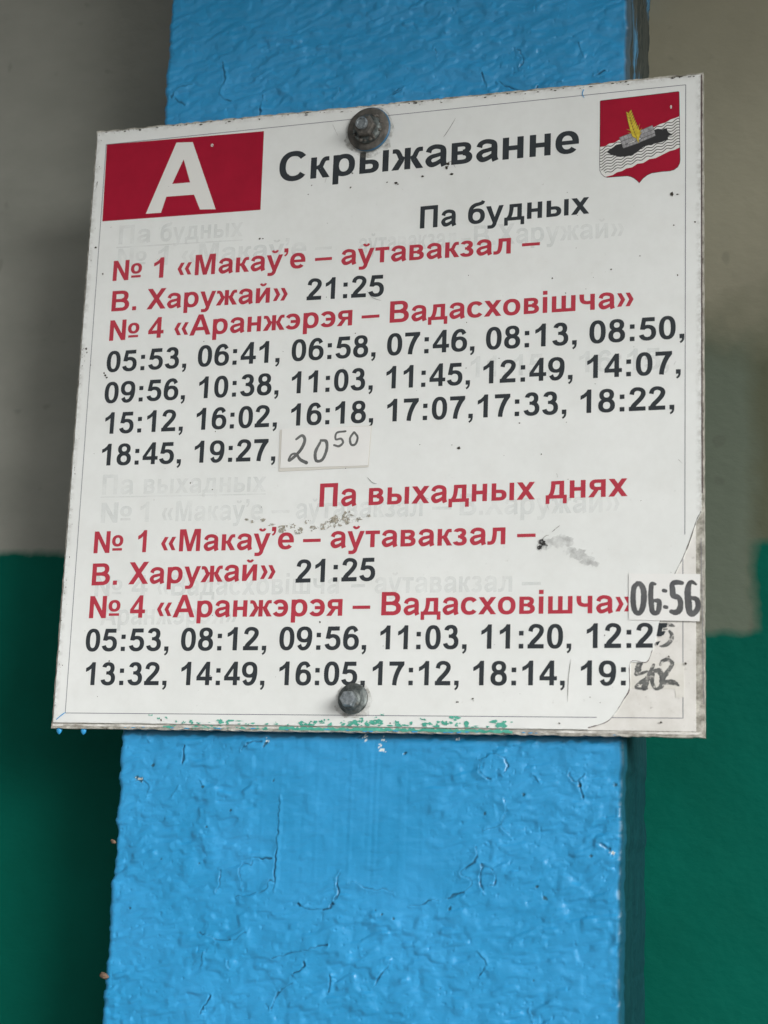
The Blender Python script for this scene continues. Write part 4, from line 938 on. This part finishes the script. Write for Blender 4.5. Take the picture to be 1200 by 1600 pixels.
outline = (jag_edge(-HX, -HZ, HX, -HZ, 150, 0.7, 1) + jag_edge(HX, -HZ, HX, HZ, 110, 0.35, 2) +
           jag_edge(HX, HZ, -HX, HZ, 170, 0.9, 3) + jag_edge(-HX, HZ, -HX, -HZ, 120, 0.45, 4))
sheet('backing_plate', [(outline, 1)], 0.0, rimm.m, board, thick=5.2)
mid_ = jag_edge(-HX + 0.9, -HZ + 1.5, HX - 1.2, -HZ + 1.5, 120, 0.25, 21) + [(HX - 1.2, -HZ + 2.95), (-HX + 0.9, -HZ + 2.95)]
midm = Mat('grubby white middle layer', rough=0.6, spec=0.25)
midm.color(midm.ramp(midm.noise(170, 6, 0.7, vec=midm.coord(scale=(0.4, 1, 1))), 0.36, 0.6, (0.22, 0.21, 0.18), (0.64, 0.64, 0.61)))
sheet('middle_layer', [(mid_, 1)], -0.25, midm.m, board, thick=0.24)
Lx, Rx, Bz, Tz = -HX + 1.6, HX - 1.5, -HZ + 3.6, HZ - 1.7
o_in = [(Lx, Bz - 0.2), (Rx - 3.3, Bz - 0.2), (Rx - 3.3, Tz - 0.3), (Lx, Tz - 0.3)]
old = sheet('older_sheet', [(o_in, 1)], -0.4, oldm.m, board, thick=0.38)
tear = [tuple(p) for p in T['TEAR']]
tear[0] = (Rx, tear[0][1])
fo = (jag_edge(Lx, Bz, tear[-1][0], Bz, 60, 0.35, 11) + [(tear[-1][0], Bz)] + [p for p in tear[::-1]] +
      jag_edge(Rx, tear[0][1] + 3, Rx, Tz, 40, 0.12, 12) + jag_edge(Rx, Tz, Lx, Tz, 110, 0.5, 13) + jag_edge(Lx, Tz, Lx, Bz, 70, 0.22, 14))
front_sheet = sheet('front_sheet', [(fo, 1)], -1.2, whitem.m, board, thick=0.78)
front_sheet['label'] = 'white printed sheet with its lower right corner torn away'
tl_ = tear[:7]
sheet('tear_edge', ribbon([(p[0] - 0.25, p[1]) for p in tl_], [0.5, 0.35, 0.6, 0.3, 0.45, 0.4, 0.3], 6, wob=1.1), -1.23, Mat('grime in the tear', (0.10, 0.095, 0.085), 0.8).m, board)
tl_ = tear[7:]
sheet('tear_edge', ribbon([(p[0] - 0.2, p[1] + 0.1) for p in tl_], [0.45, 0.3, 0.25, 0.55, 0.35, 0.2, 0.3, 0.4], 6, wob=1.1), -1.23, edgem.m, board)
# dark seam line along the bottom of the print and the maroon line on the right edge
sheet('edge_band', [([(Rx + 0.12, -60), (Rx + 0.62, -60), (Rx + 0.62, Tz), (Rx + 0.12, Tz)], 1)], -0.9, edgem.m, board, thick=0.85)

ink = Mat('faded black print', INK, 0.5, spec=0.2)
ink.color(ink.ramp(ink.noise(120, 5, 0.7), 0.3, 0.8, tuple(v * 0.85 for v in INK), tuple(v * 1.25 for v in INK)))
redt = Mat('faded red print', REDT, 0.5, spec=0.2)
redt.color(redt.ramp(redt.noise(90, 5, 0.7), 0.3, 0.8, tuple(v * 0.9 for v in REDT), tuple(min(1, v * 1.1) for v in REDT)))
redp = Mat('deep red print', REDP, 0.5, spec=0.15)
redp.color(redp.ramp(redp.noise(60, 5, 0.7), 0.3, 0.8, tuple(v * 0.9 for v in REDP), tuple(v * 1.12 for v in REDP)))
lettw = Mat('white lettering', (0.66, 0.67, 0.65), 0.45, spec=0.35)
linem = Mat('thin blue grey line print', (0.16, 0.165, 0.20), 0.5, spec=0.3)
ghostm = Mat('old print showing through', GHOST, 0.45, spec=0.4)
ghostm.alpha(ghostm.math('MULTIPLY', ghostm.ramp(ghostm.noise(45, 5, 0.7), 0.3, 0.66), 0.2))

EM = {'title': 27.6, 'weekday': 20.3, 'weekend': 20.3, 'r1a': 19.3, 'r1b': 19.3, 'r4': 19.3, 'r1c': 19.5, 'r1d': 19.5, 'r4b': 19.5}
INKS = {'title', 'weekday', 't1b', 't1d', 'd1', 'd2', 'd3', 'd4', 'd5', 'd6'}
NAME = {'title': 'stop_name', 'weekday': 'heading', 'weekend': 'heading'}
for key, (words, base) in T['TEXT'].items():
    clip = None
    if key == 'd5':
        c5_ = [tuple(p) for p in T['CLIP5']]
        clip = [(-250, -100)] + [(c5_[0][0], -100)] + c5_ + [(c5_[-1][0], -220), (-250, -220)]
    V, F = text_mesh(words, base, EM.get(key, 19.75), clip)
    nm = NAME.get(key, 'route_line' if key.startswith('r') else 'departure_line')
    flat(nm, V, F, -1.28, ink.m if key in INKS else redt.m, board)
for key, (words, base) in T['GHOST'].items():
    flat('faded_print', *text_mesh(words, base, 18.2), -1.225, ghostm.m, board)
for (x0, z0), (x1, z1) in T['UNDER']:
    sheet('faded_underline', [([(x0, z0), (x1, z1), (x1, z1 + 0.9), (x0, z0 + 0.9)], 1)], -1.225, ghostm.m, board)

# thin frame line round the print (its lower right corner sits on the older sheet)
fr = [tuple(p) for p in T['FRAME']]


def thin(p, q, w=0.42):
    d = (q[0] - p[0], q[1] - p[1]); L = math.hypot(*d); n = (-d[1] / L * w / 2, d[0] / L * w / 2)
    return ([(p[0] + n[0], p[1] + n[1]), (q[0] + n[0], q[1] + n[1]), (q[0] - n[0], q[1] - n[1]), (p[0] - n[0], p[1] - n[1])], 1)


def on_line(p, q, x=None, z=None):
    t = (x - p[0]) / (q[0] - p[0]) if x is not None else (z - p[1]) / (q[1] - p[1])
    return (p[0] + (q[0] - p[0]) * t, p[1] + (q[1] - p[1]) * t)


rt = on_line(fr[1], fr[2], z=-84)
bl = on_line(fr[3], fr[2], x=140)
fl = [thin(fr[0], fr[1]), thin(fr[1], rt), thin(fr[0], fr[3]), thin(fr[3], bl)]
sheet('frame_line', fl, -1.25, linem.m, board)
rt2, bl2 = on_line(fr[1], fr[2], z=-90), on_line(fr[3], fr[2], x=148)
fl = [thin((rt2[0] - 1.2, rt2[1]), (fr[2][0] - 0.9, fr[2][1])), thin(bl2, (fr[2][0] - 0.9, fr[2][1])), thin((rt2[0] + 9, -86), (fr[2][0] + 10.5, fr[2][1] + 8), 0.25)]
sheet('frame_line', fl, -0.45, linem.m, old)

rp = sheet('route_panel', [([tuple(p) for p in T['RED']], 1)], -1.262, redp.m, board)
sheet('letter', [([tuple(p) for p in T['A']], 1), ([tuple(p) for p in T['AH']], -1)], -1.30, lettw.m, rp)

# municipal arms: red shield, white waves, black barge with grey blocks, golden ear
emb = sheet('emblem', [([tuple(p) for p in T['SHIELD']], 1)], -1.25, Mat('emblem outline', (0.03, 0.032, 0.038), 0.45).m, board)


def inset(pts, d):
    p = np.array(orient(pts)); out = []
    for i in range(len(p)):
        a, b, c_ = p[i - 1], p[i], p[(i + 1) % len(p)]
        t = c_ - a; t /= max(np.hypot(*t), 1e-6)
        out.append(tuple(b + d * np.array((-t[1], t[0]))))
    return out


sh_in = inset(T['SHIELD'], 0.32)
sheet('shield', [(sh_in, 1)], -1.275, redp.m, emb)
sheet('river', [([tuple(p) for p in T['BAND']], 1)], -1.30, lettw.m, emb, clip=sh_in)
wv = []
for w in T['WAVES']: wv += ribbon(w, [0.5] * len(w), 1)
dark = Mat('black emblem print', (0.018, 0.018, 0.02), 0.45)
sheet('wave_lines', wv, -1.325, dark.m, emb, clip=inset(T['SHIELD'], 0.3))
sheet('barge', [([tuple(p) for p in T['SHIP']], 1)], -1.35, dark.m, emb)
sheet('stone_blocks', [(inset(b, -0.35), 1) for b in T['BOXES']], -1.375, Mat('dark grey joints', (0.11, 0.11, 0.115), 0.45).m, emb)
bm_ = Mat('grey block print', (0.27, 0.27, 0.28), 0.45)
bm_.color(bm_.ramp(bm_.noise(420, 2), 0.3, 0.7, (0.2, 0.2, 0.21), (0.36, 0.36, 0.37)))
sheet('stone_blocks', [(b, 1) for b in T['BOXES']], -1.40, bm_.m, emb)
ym = Mat('golden print', (0.58, 0.45, 0.03), 0.45)
ym.color(ym.ramp(ym.noise(500, 2), 0.3, 0.7, (0.42, 0.32, 0.015), (0.66, 0.52, 0.05)))
sheet('wheat_ear', [(inset(b, -0.22), 1) for b in T['WHEAT']], -1.42, Mat('brown print', (0.22, 0.15, 0.02), 0.5).m, emb)
sheet('wheat_ear', [(inset(b, 0.14), 1) for b in T['WHEAT']], -1.44, ym.m, emb)
# nicks in the red print
sheet('nick', [(sup(*NICKS[0], 0.55, 1.15, 2, 12), 1), (sup(*NICKS[0], 0.15, 0.75, 2, 12), -1)], -1.46, lettw.m, board)
sheet('nick', [(sup(*NICKS[1], 0.9, 1.0, 2, 12), 1), (sup(*NICKS[1], 0.45, 0.5, 2, 12), -1)], -1.46, lettw.m, board)

stm = Mat('grey stain round the bolts', (0.20, 0.18, 0.14), 0.8)
stm.alpha(stm.math('MULTIPLY', stm.ramp(stm.noise(230, 5, 0.7), 0.44, 0.72), 0.55))
for (x, z), r in zip(T['BOLT'], (16.5, 11.5)):
    o = sheet('bolt_stain', [blob(x, z - 1.0, r, 0.12, 26, random.Random(3))], -1.47, stm.m, board, clip=[(-190, -190), (190, -190), (190, 195.5), (-190, 195.5)])
# ---- dirt, glue residue, smudge and paint smears on the board
rnd = random.Random(11)
dirt = Mat('dark dried specks', (0.035, 0.03, 0.022), 0.8)
sp = []
for x, z, r in T['SPECK']: sp.append(blob(x, z, r * 0.62, 0.5, 8, rnd, (rnd.uniform(0.7, 1.2), rnd.uniform(0.6, 1))))
for _ in range(70):
    x, z = rnd.uniform(-196, 196), rnd.uniform(-190, 194)
    sp.append(blob(x, z, rnd.uniform(0.12, 0.34), 0.5, 6, rnd))
for l in T['SCRATCH']: sp += ribbon(l, [0.15] + [0.38] * (len(l) - 2) + [0.15], 4, wob=1.2)
for _ in range(90):                                   # crumbs along the top rim
    x = rnd.uniform(-198, 198)
    sp.append(blob(x, HZ - rnd.uniform(1.9, 2.4) - rnd.random() ** 3 * 2, rnd.uniform(0.15, 0.7), 0.6, 7, rnd, (1.6, 0.6)))
for _ in range(60):
    sp.append(blob(-198.0 + rnd.random() ** 2 * 3 + 0.2, rnd.uniform(-194, 196), rnd.uniform(0.1, 0.4), 0.6, 6, rnd, (0.6, 1.4)))
d_ = sheet('dirt_specks', sp, -1.50, dirt.m, board)
d_['kind'] = 'stuff'

resm = Mat('grey beige glue residue', (0.33, 0.31, 0.25), 0.8)
resm.alpha(resm.ramp(resm.noise(420, 4, 0.7), 0.46, 0.56))
resm.color(resm.ramp(resm.noise(700, 3), 0.35, 0.7, (0.17, 0.16, 0.12), (0.48, 0.45, 0.38)))
sheet('glue_residue', [blob(x, z, r * 0.52, 0.5, 14, rnd, (1.3, 0.8)) for x, z, r in T['RESIDUE']], -1.49, resm.m, board)['kind'] = 'stuff'
smm = Mat('grey smudge', (0.12, 0.12, 0.12), 0.8)
smm.alpha(smm.math('MULTIPLY', smm.ramp(smm.noise(110, 5, 0.75), 0.36, 0.8), 0.5))
sheet('smudge', [blob(x + rnd.uniform(-.8, .8), z + rnd.uniform(-.6, .6), r * 0.62, 0.5, 14, rnd, (1.25, 0.85)) for x, z, r in T['SMUDGE'] for _ in (0, 1)], -1.48, smm.m, board)['kind'] = 'stuff'
dk = Mat('black smudge core', (0.02, 0.02, 0.02), 0.8)
dk.alpha(dk.ramp(dk.noise(500, 4, 0.7), 0.44, 0.54))
sheet('smudge', [blob(x, z, r * 0.5, 0.5, 12, rnd) for x, z, r in T['SMUDGE'][:3]], -1.52, dk.m, board)['kind'] = 'stuff'

gp = Mat('turquoise green paint smear', (0.03, 0.33, 0.24), 0.45)
gp.color(gp.ramp(gp.noise(140, 5, 0.7), 0.3, 0.75, (0.025, 0.26, 0.19), (0.12, 0.46, 0.36)))
sm_ = []
for x, z, r in T['SMEAR']:
    k = r * 0.27
    for j in range(4):
        sm_.append(blob(x + rnd.uniform(-1, 1) * k * 1.5, z + rnd.uniform(-1, 1) * k, k * rnd.uniform(0.35, 0.9), 0.7, 10, rnd, (rnd.uniform(0.7, 1.9), rnd.uniform(0.6, 1.2))))
for _ in range(46):
    x = rnd.uniform(-118, 92)
    sm_.append(blob(x, Bz + 0.25 + rnd.random() ** 2 * 3.2 + 0.4, rnd.uniform(0.25, 0.8), 0.7, 9, rnd, (rnd.uniform(0.8, 3), rnd.uniform(0.4, 1))))
gclip = [(Lx, Bz + 0.1), (tear[-1][0] - 1, Bz + 0.1), (tear[-1][0] - 1, 0), (Lx, 0)]
sheet('paint_smear', sm_, -1.53, gp.m, board, clip=gclip)['kind'] = 'stuff'
st_ = []
xs_ = np.arange(-50, 92, 1.3)
tp = [(x, Bz - 0.35 - 1.1 * rnd.random() ** 2) for x in xs_]
bt = [(x, -HZ + 0.9 + 0.7 * rnd.random() ** 2) for x in xs_]
st_.append((bt + tp[::-1], 1))
for _ in range(50):
    x = rnd.uniform(-125, -50)
    st_.append(blob(x, rnd.uniform(-HZ + 1.2, Bz - 0.7), rnd.uniform(0.2, 0.7), 0.6, 9, rnd, (2.2, 0.6)))
sheet('paint_smear', st_, -0.3, gp.m, board)['kind'] = 'stuff'
bp = Mat('blue paint drip', PILLAR_BLUE_B, 0.35)
bs = []
for _ in range(26):
    x = rnd.uniform(-150, 150)
    bs.append(blob(x, -HZ + 0.9 + rnd.random() * 0.8, rnd.uniform(0.3, 0.7), 0.5, 9, rnd, (2.6, 0.6)))
bs += ribbon([(-193.4, -190.2), (-196, -192), (-198, -195)], [0.5, 0.8, 0.5], 5)
sheet('paint_smear', bs, -0.33, bp.m, board)['kind'] = 'stuff'
bs = ribbon([(-190.2, -188.5), (-192.5, -190), (-196.2, -193)], [0.4, 0.7, 0.5], 5) + ribbon([(128, 194), (127.2, 191), (128.4, 188.5)], [0.7, 0.5, 0.3], 5)
sheet('paint_smear', bs, -1.54, bp.m, board)['kind'] = 'stuff'


def lathe(name, prof_, n, mat, parent, centre, axis_tilt=(0, 0), smooth=True, hexn=None):
    """prof_: (radius, height towards the viewer) in mm, turned about the board's normal."""
    v, f = [], []
    rr = random.Random(hash(name) % 1000 if False else 3)
    for r, h in prof_:
        for i in range(n):
            a = 2 * math.pi * i / n
            k = r
            v.append((k * math.cos(a), -h, k * math.sin(a)))
    for j in range(len(prof_) - 1):
        for i in range(n):
            a, b = j * n + i, j * n + (i + 1) % n
            f.append((a, b, b + n, a + n))
    f.append(tuple(range(n - 1, -1, -1)))
    f.append(tuple((len(prof_) - 1) * n + i for i in range(n)))
    R = Matrix.Rotation(axis_tilt[0], 3, 'X') @ Matrix.Rotation(axis_tilt[1], 3, 'Z')
    out = []
    for p in v:
        q = R @ Vector(p)
        out.append((q.x / 1000 + centre[0], q.y / 1000 + centre[1], q.z / 1000 + centre[2]))
    me_ = mesh(name, out, f, smooth)
    o = link(name, me_, mat, parent)
    if smooth:
        md = o.modifiers.new('edges', 'EDGE_SPLIT'); md.split_angle = math.radians(38)
    return o


# drips hanging from the bottom edge
for x, z in T['DRIP']:
    v, f = [], []
    N, M = 12, 8
    for j in range(M + 1):
        t = j / M
        r = 1.9 * math.sin(math.pi * min(1, 0.25 + 0.75 * t)) ** 0.7 if j < M else 0.05
        for i in range(N):
            a = 2 * math.pi * i / N
            v.append((x / 1000 + r * math.cos(a) / 1000, 0.0022 + r * 0.8 * math.sin(a) / 1000, ZC + (-HZ + 0.6 - 4.2 * t) / 1000))
    for j in range(M):
        for i in range(N): f.append((j * N + i, (j + 1) * N + i, (j + 1) * N + (i + 1) % N, j * N + (i + 1) % N))
    f.append(tuple(range(N))); f.append(tuple(M * N + i for i in range(N - 1, -1, -1)))
    link('paint_drip', mesh('paint_drip', v, f, True), bp.m, board)

# ------------------------------------------------------------------ paper stickers with handwritten times
def sticker(label, pts, y, mat, thick, strokes, inkmat, wob=0.15, extra=None):
    xs = [p[0] for p in pts]; z_ = [p[1] for p in pts]
    root = empty('paper_sticker', (sum(xs) / len(xs) / 1000, y / 1000, min(z_) / 1000 + ZC))
    tag(root, label, 'sticker')
    pp = sheet('paper', [([tuple(p) for p in pts], 1)], y, mat, root, thick=thick)
    if extra: sheet('tape', [([tuple(p) for p in extra[0]], 1)], y + 0.24, extra[1], root, thick=0.1)
    cs = []
    for P_, W_ in strokes: cs += ribbon(P_, W_, 7, True, wob)
    sheet('handwriting', cs, y - 0.03, inkmat, root)
    return root


def marker(name, a, b, lo=0.3, hi=0.7, scale=70):
    k = Mat(name, a, 0.5, spec=0.35)
    k.color(k.ramp(k.noise(scale, 5, 0.65), lo, hi, a, b))
    return k


paper = Mat('white paper label', (0.70, 0.71, 0.70), 0.55, spec=0.3)
paper.color(paper.ramp(paper.noise(30, 4), 0.3, 0.7, (0.66, 0.67, 0.66), (0.72, 0.73, 0.72)))
tape = Mat('yellowed clear tape', (0.58, 0.57, 0.53), 0.3)
S = T['STICK']
sticker('small taped paper strip handwritten 20 50 in thin grey, after 19:27', S[1], -1.72, paper.m, 0.2, T['HW1'], marker('thin grey pen', (0.07, 0.075, 0.075), (0.17, 0.175, 0.175)).m, extra=(S[0], tape.m))
sticker('white paper label handwritten 06:56 in bold grey marker on the right edge', S[2], -1.62, paper.m, 0.2, [(p_, [w_ * 1.2 for w_ in ws_]) for p_, ws_ in T['HW2']], marker('grey marker', (0.045, 0.047, 0.05), (0.13, 0.135, 0.14)).m, 0.12)
torn = Mat('stained old label', (0.6, 0.59, 0.55), 0.5)
torn.color(torn.ramp(torn.noise(45, 6, 0.65), 0.34, 0.72, (0.55, 0.545, 0.50), (0.71, 0.71, 0.68)))
smk = marker('smeared marker', (0.035, 0.04, 0.042), (0.17, 0.175, 0.17), 0.3, 0.66, 160)
smk.alpha(smk.ramp(smk.noise(240, 5, 0.7), 0.36, 0.5))
sticker('stained label with smeared overwritten marker digits after 19: in the torn corner', S[3], -0.62, torn.m, 0.18, T['HW3'], smk.m, 0.3)
cs = []
for P_, W_ in T['HW5']: cs += ribbon(P_, W_, 7, True, 0.2)
sheet('handwriting', cs, -0.47, smk.m, old)

# ------------------------------------------------------------------ bolts
steel = Mat('weathered zinc', (0.20, 0.22, 0.215), 0.48, 0.75)
s1 = steel.ramp(steel.noise(260, 5, 0.7), 0.35, 0.68, (0.05, 0.062, 0.062), (0.21, 0.235, 0.23))
rust = steel.ramp(steel.noise(120, 5, 0.7, vec=steel.coord(loc=(1.3, 0.4, 2))), 0.56, 0.72)
steel.color(steel.mix(steel.math('MULTIPLY', rust, 0.6), s1, (0.10, 0.07, 0.045))).rough(steel.math('MULTIPLY_ADD', steel.noise(200, 4), 0.4, 0.35))
steel.bump(steel.noise(700, 4, 0.6), 0.0005, 0.6)
grimy = Mat('dark grimy steel', (0.07, 0.068, 0.06), 0.65, 0.4)
grimy.color(grimy.ramp(grimy.noise(180, 5, 0.7), 0.3, 0.75, (0.045, 0.047, 0.044), (0.19, 0.175, 0.155)))
grimy.bump(grimy.noise(420, 5, 0.65), 0.0008, 0.7)
bright = Mat('worn bright steel', (0.40, 0.43, 0.44), 0.42, 0.6)
bright.color(bright.ramp(bright.noise(500, 4, 0.6), 0.3, 0.7, (0.13, 0.15, 0.16), (0.36, 0.40, 0.42))).bump(bright.noise(800, 3), 0.0004, 0.5)
bluep = Mat('blue paint on washer rim', (0.03, 0.13, 0.24), 0.4)

(bx, bz), (lx, lz) = T['BOLT']
b1 = empty('bolt', (bx / 1000, -0.0013, bz / 1000 + ZC))
tag(b1, 'upper bolt, large dark rusty washer and nut at the top edge of the board', 'bolt', 'bolts holding the board')
c1_ = (bx / 1000, -0.0014, bz / 1000 + ZC)
tl = (0.03, -0.10)
w1 = lathe('washer', [(13.6, -0.3), (14.2, 0.5), (14.1, 2.0), (13.3, 2.7), (9.5, 3.2), (6, 3.4)], 56, grimy.m, b1, (c1_[0], c1_[1] - 0.0012, c1_[2]), tl)
lathe('paint_rim', [(14.05, 0.3), (14.4, 0.6), (14.35, 1.7), (14.0, 2.0)], 56, bluep.m, w1, (c1_[0] + 0.0004, c1_[1] - 0.0012, c1_[2]), tl)
lathe('collar', [(9.3, 3.0), (9.5, 3.7), (9.2, 5.2), (8.2, 6.1), (6.5, 6.4)], 48, steel.m, b1, (c1_[0] + 0.0004, c1_[1] - 0.001, c1_[2] - 0.0008), tl)
lathe('nut', [(6.9, 5.5), (7.0, 9.4), (6.1, 10.4), (4, 10.7)], 6, grimy.m, b1, (c1_[0] + 0.0004, c1_[1] - 0.001, c1_[2] - 0.0006), tl, False)
lathe('bolt_end', [(3.9, 9.5), (3.95, 12.2), (3.5, 12.9), (2.7, 12.9), (2.4, 12.1), (1.2, 12.0)], 40, bright.m, b1, (c1_[0] - 0.0004, c1_[1] - 0.001, c1_[2] + 0.0002), tl)
rn = random.Random(4)
for _ in range(16):          # clods of dirt and dried sealant round the nut
    a = rn.uniform(-1.3, 1.1) if _ < 11 else rn.uniform(3.3, 5.2); rr_ = rn.uniform(7.2, 9.6)
    s = rn.uniform(0.5, 1.3)
    v, f = [], []
    for j in range(6):
        for i in range(8):
            th, ph = math.pi * j / 5, 2 * math.pi * i / 8
            k = s * rn.uniform(0.65, 1.25) / 1000
            v.append((c1_[0] + rr_ * math.cos(a) / 1000 + k * math.sin(th) * math.cos(ph) * 1.3, c1_[1] - 0.0068 + k * math.cos(th), c1_[2] + rr_ * math.sin(a) / 1000 + k * math.sin(th) * math.sin(ph)))
    for j in range(5):
        for i in range(8): f.append((j * 8 + i, j * 8 + (i + 1) % 8, (j + 1) * 8 + (i + 1) % 8, (j + 1) * 8 + i))
    link('dirt_clod', mesh('dirt_clod', v, f, True), grimy.m if _ % 3 else resm_solid.m if False else grimy.m, b1)

b2 = empty('bolt', (lx / 1000, -0.0013, lz / 1000 + ZC))
tag(b2, 'lower bolt, small clean grey hex head on a washer near the bottom edge', 'bolt', 'bolts holding the board')
c2_ = (lx / 1000, -0.0014, lz / 1000 + ZC)
t2 = (-0.12, -0.06)
lathe('washer', [(9.0, -0.2), (9.3, 0.4), (9.2, 1.5), (8.4, 2.3), (6.3, 3.0), (5, 3.1)], 52, steel.m, b2, (c2_[0], c2_[1] - 0.0009, c2_[2]), t2)
lathe('flange', [(6.1, 2.6), (6.2, 3.4), (5.8, 4.2), (4.6, 4.9)], 44, steel.m, b2, (c2_[0] - 0.0003, c2_[1] - 0.0009, c2_[2] - 0.0012), t2)
lathe('hex_head', [(4.9, 4.3), (4.9, 9.2), (4.3, 9.8), (1.5, 9.9)], 6, bright.m, b2, (c2_[0] - 0.0003, c2_[1] - 0.0009, c2_[2] - 0.0016), t2, False)
gdab = sheet('paint_smear', [blob(lx - 1.5, lz - 8.2, 1.1, 0.4, 12, rn, (1.8, 0.7))], -3.4, gp.m, b2, thick=0.9)

# ------------------------------------------------------------------ two dry leaf scraps caught on the pillar's left corner
leafm = Mat('brown dried scrap', (0.22, 0.12, 0.06), 0.8)
leafm.color(leafm.ramp(leafm.noise(500, 3), 0.3, 0.7, (0.06, 0.04, 0.028), (0.22, 0.14, 0.09)))
for (x, z), s, lb in zip(T['BUG'], (1.0, 0.62), ('larger dried brown scrap stuck low on the left corner of the blue pillar', 'smaller dried brown scrap stuck on the left corner of the blue pillar below the board')):
    v, f = [], []
    N, M = 10, 7
    rl = random.Random(int(s * 100))
    for j in range(M):
        for i in range(N):
            th, ph = math.pi * j / (M - 1), 2 * math.pi * i / N
            k = 2.3 * s * rl.uniform(0.7, 1.25) / 1000
            v.append((x / 1000 + k * 1.25 * math.cos(th), 0.0068 + 0.7 * k * math.sin(th) * math.cos(ph), z / 1000 + ZC + k * 0.85 * math.sin(th) * math.sin(ph) - 0.3 * k * math.cos(th)))
    for j in range(M - 1):
        for i in range(N): f.append((j * N + i, j * N + (i + 1) % N, (j + 1) * N + (i + 1) % N, (j + 1) * N + i))
    o = link('dried_scrap', mesh('dried_scrap', v, f, True), leafm.m)
    tag(o, lb, 'debris', 'dried scraps on the pillar')
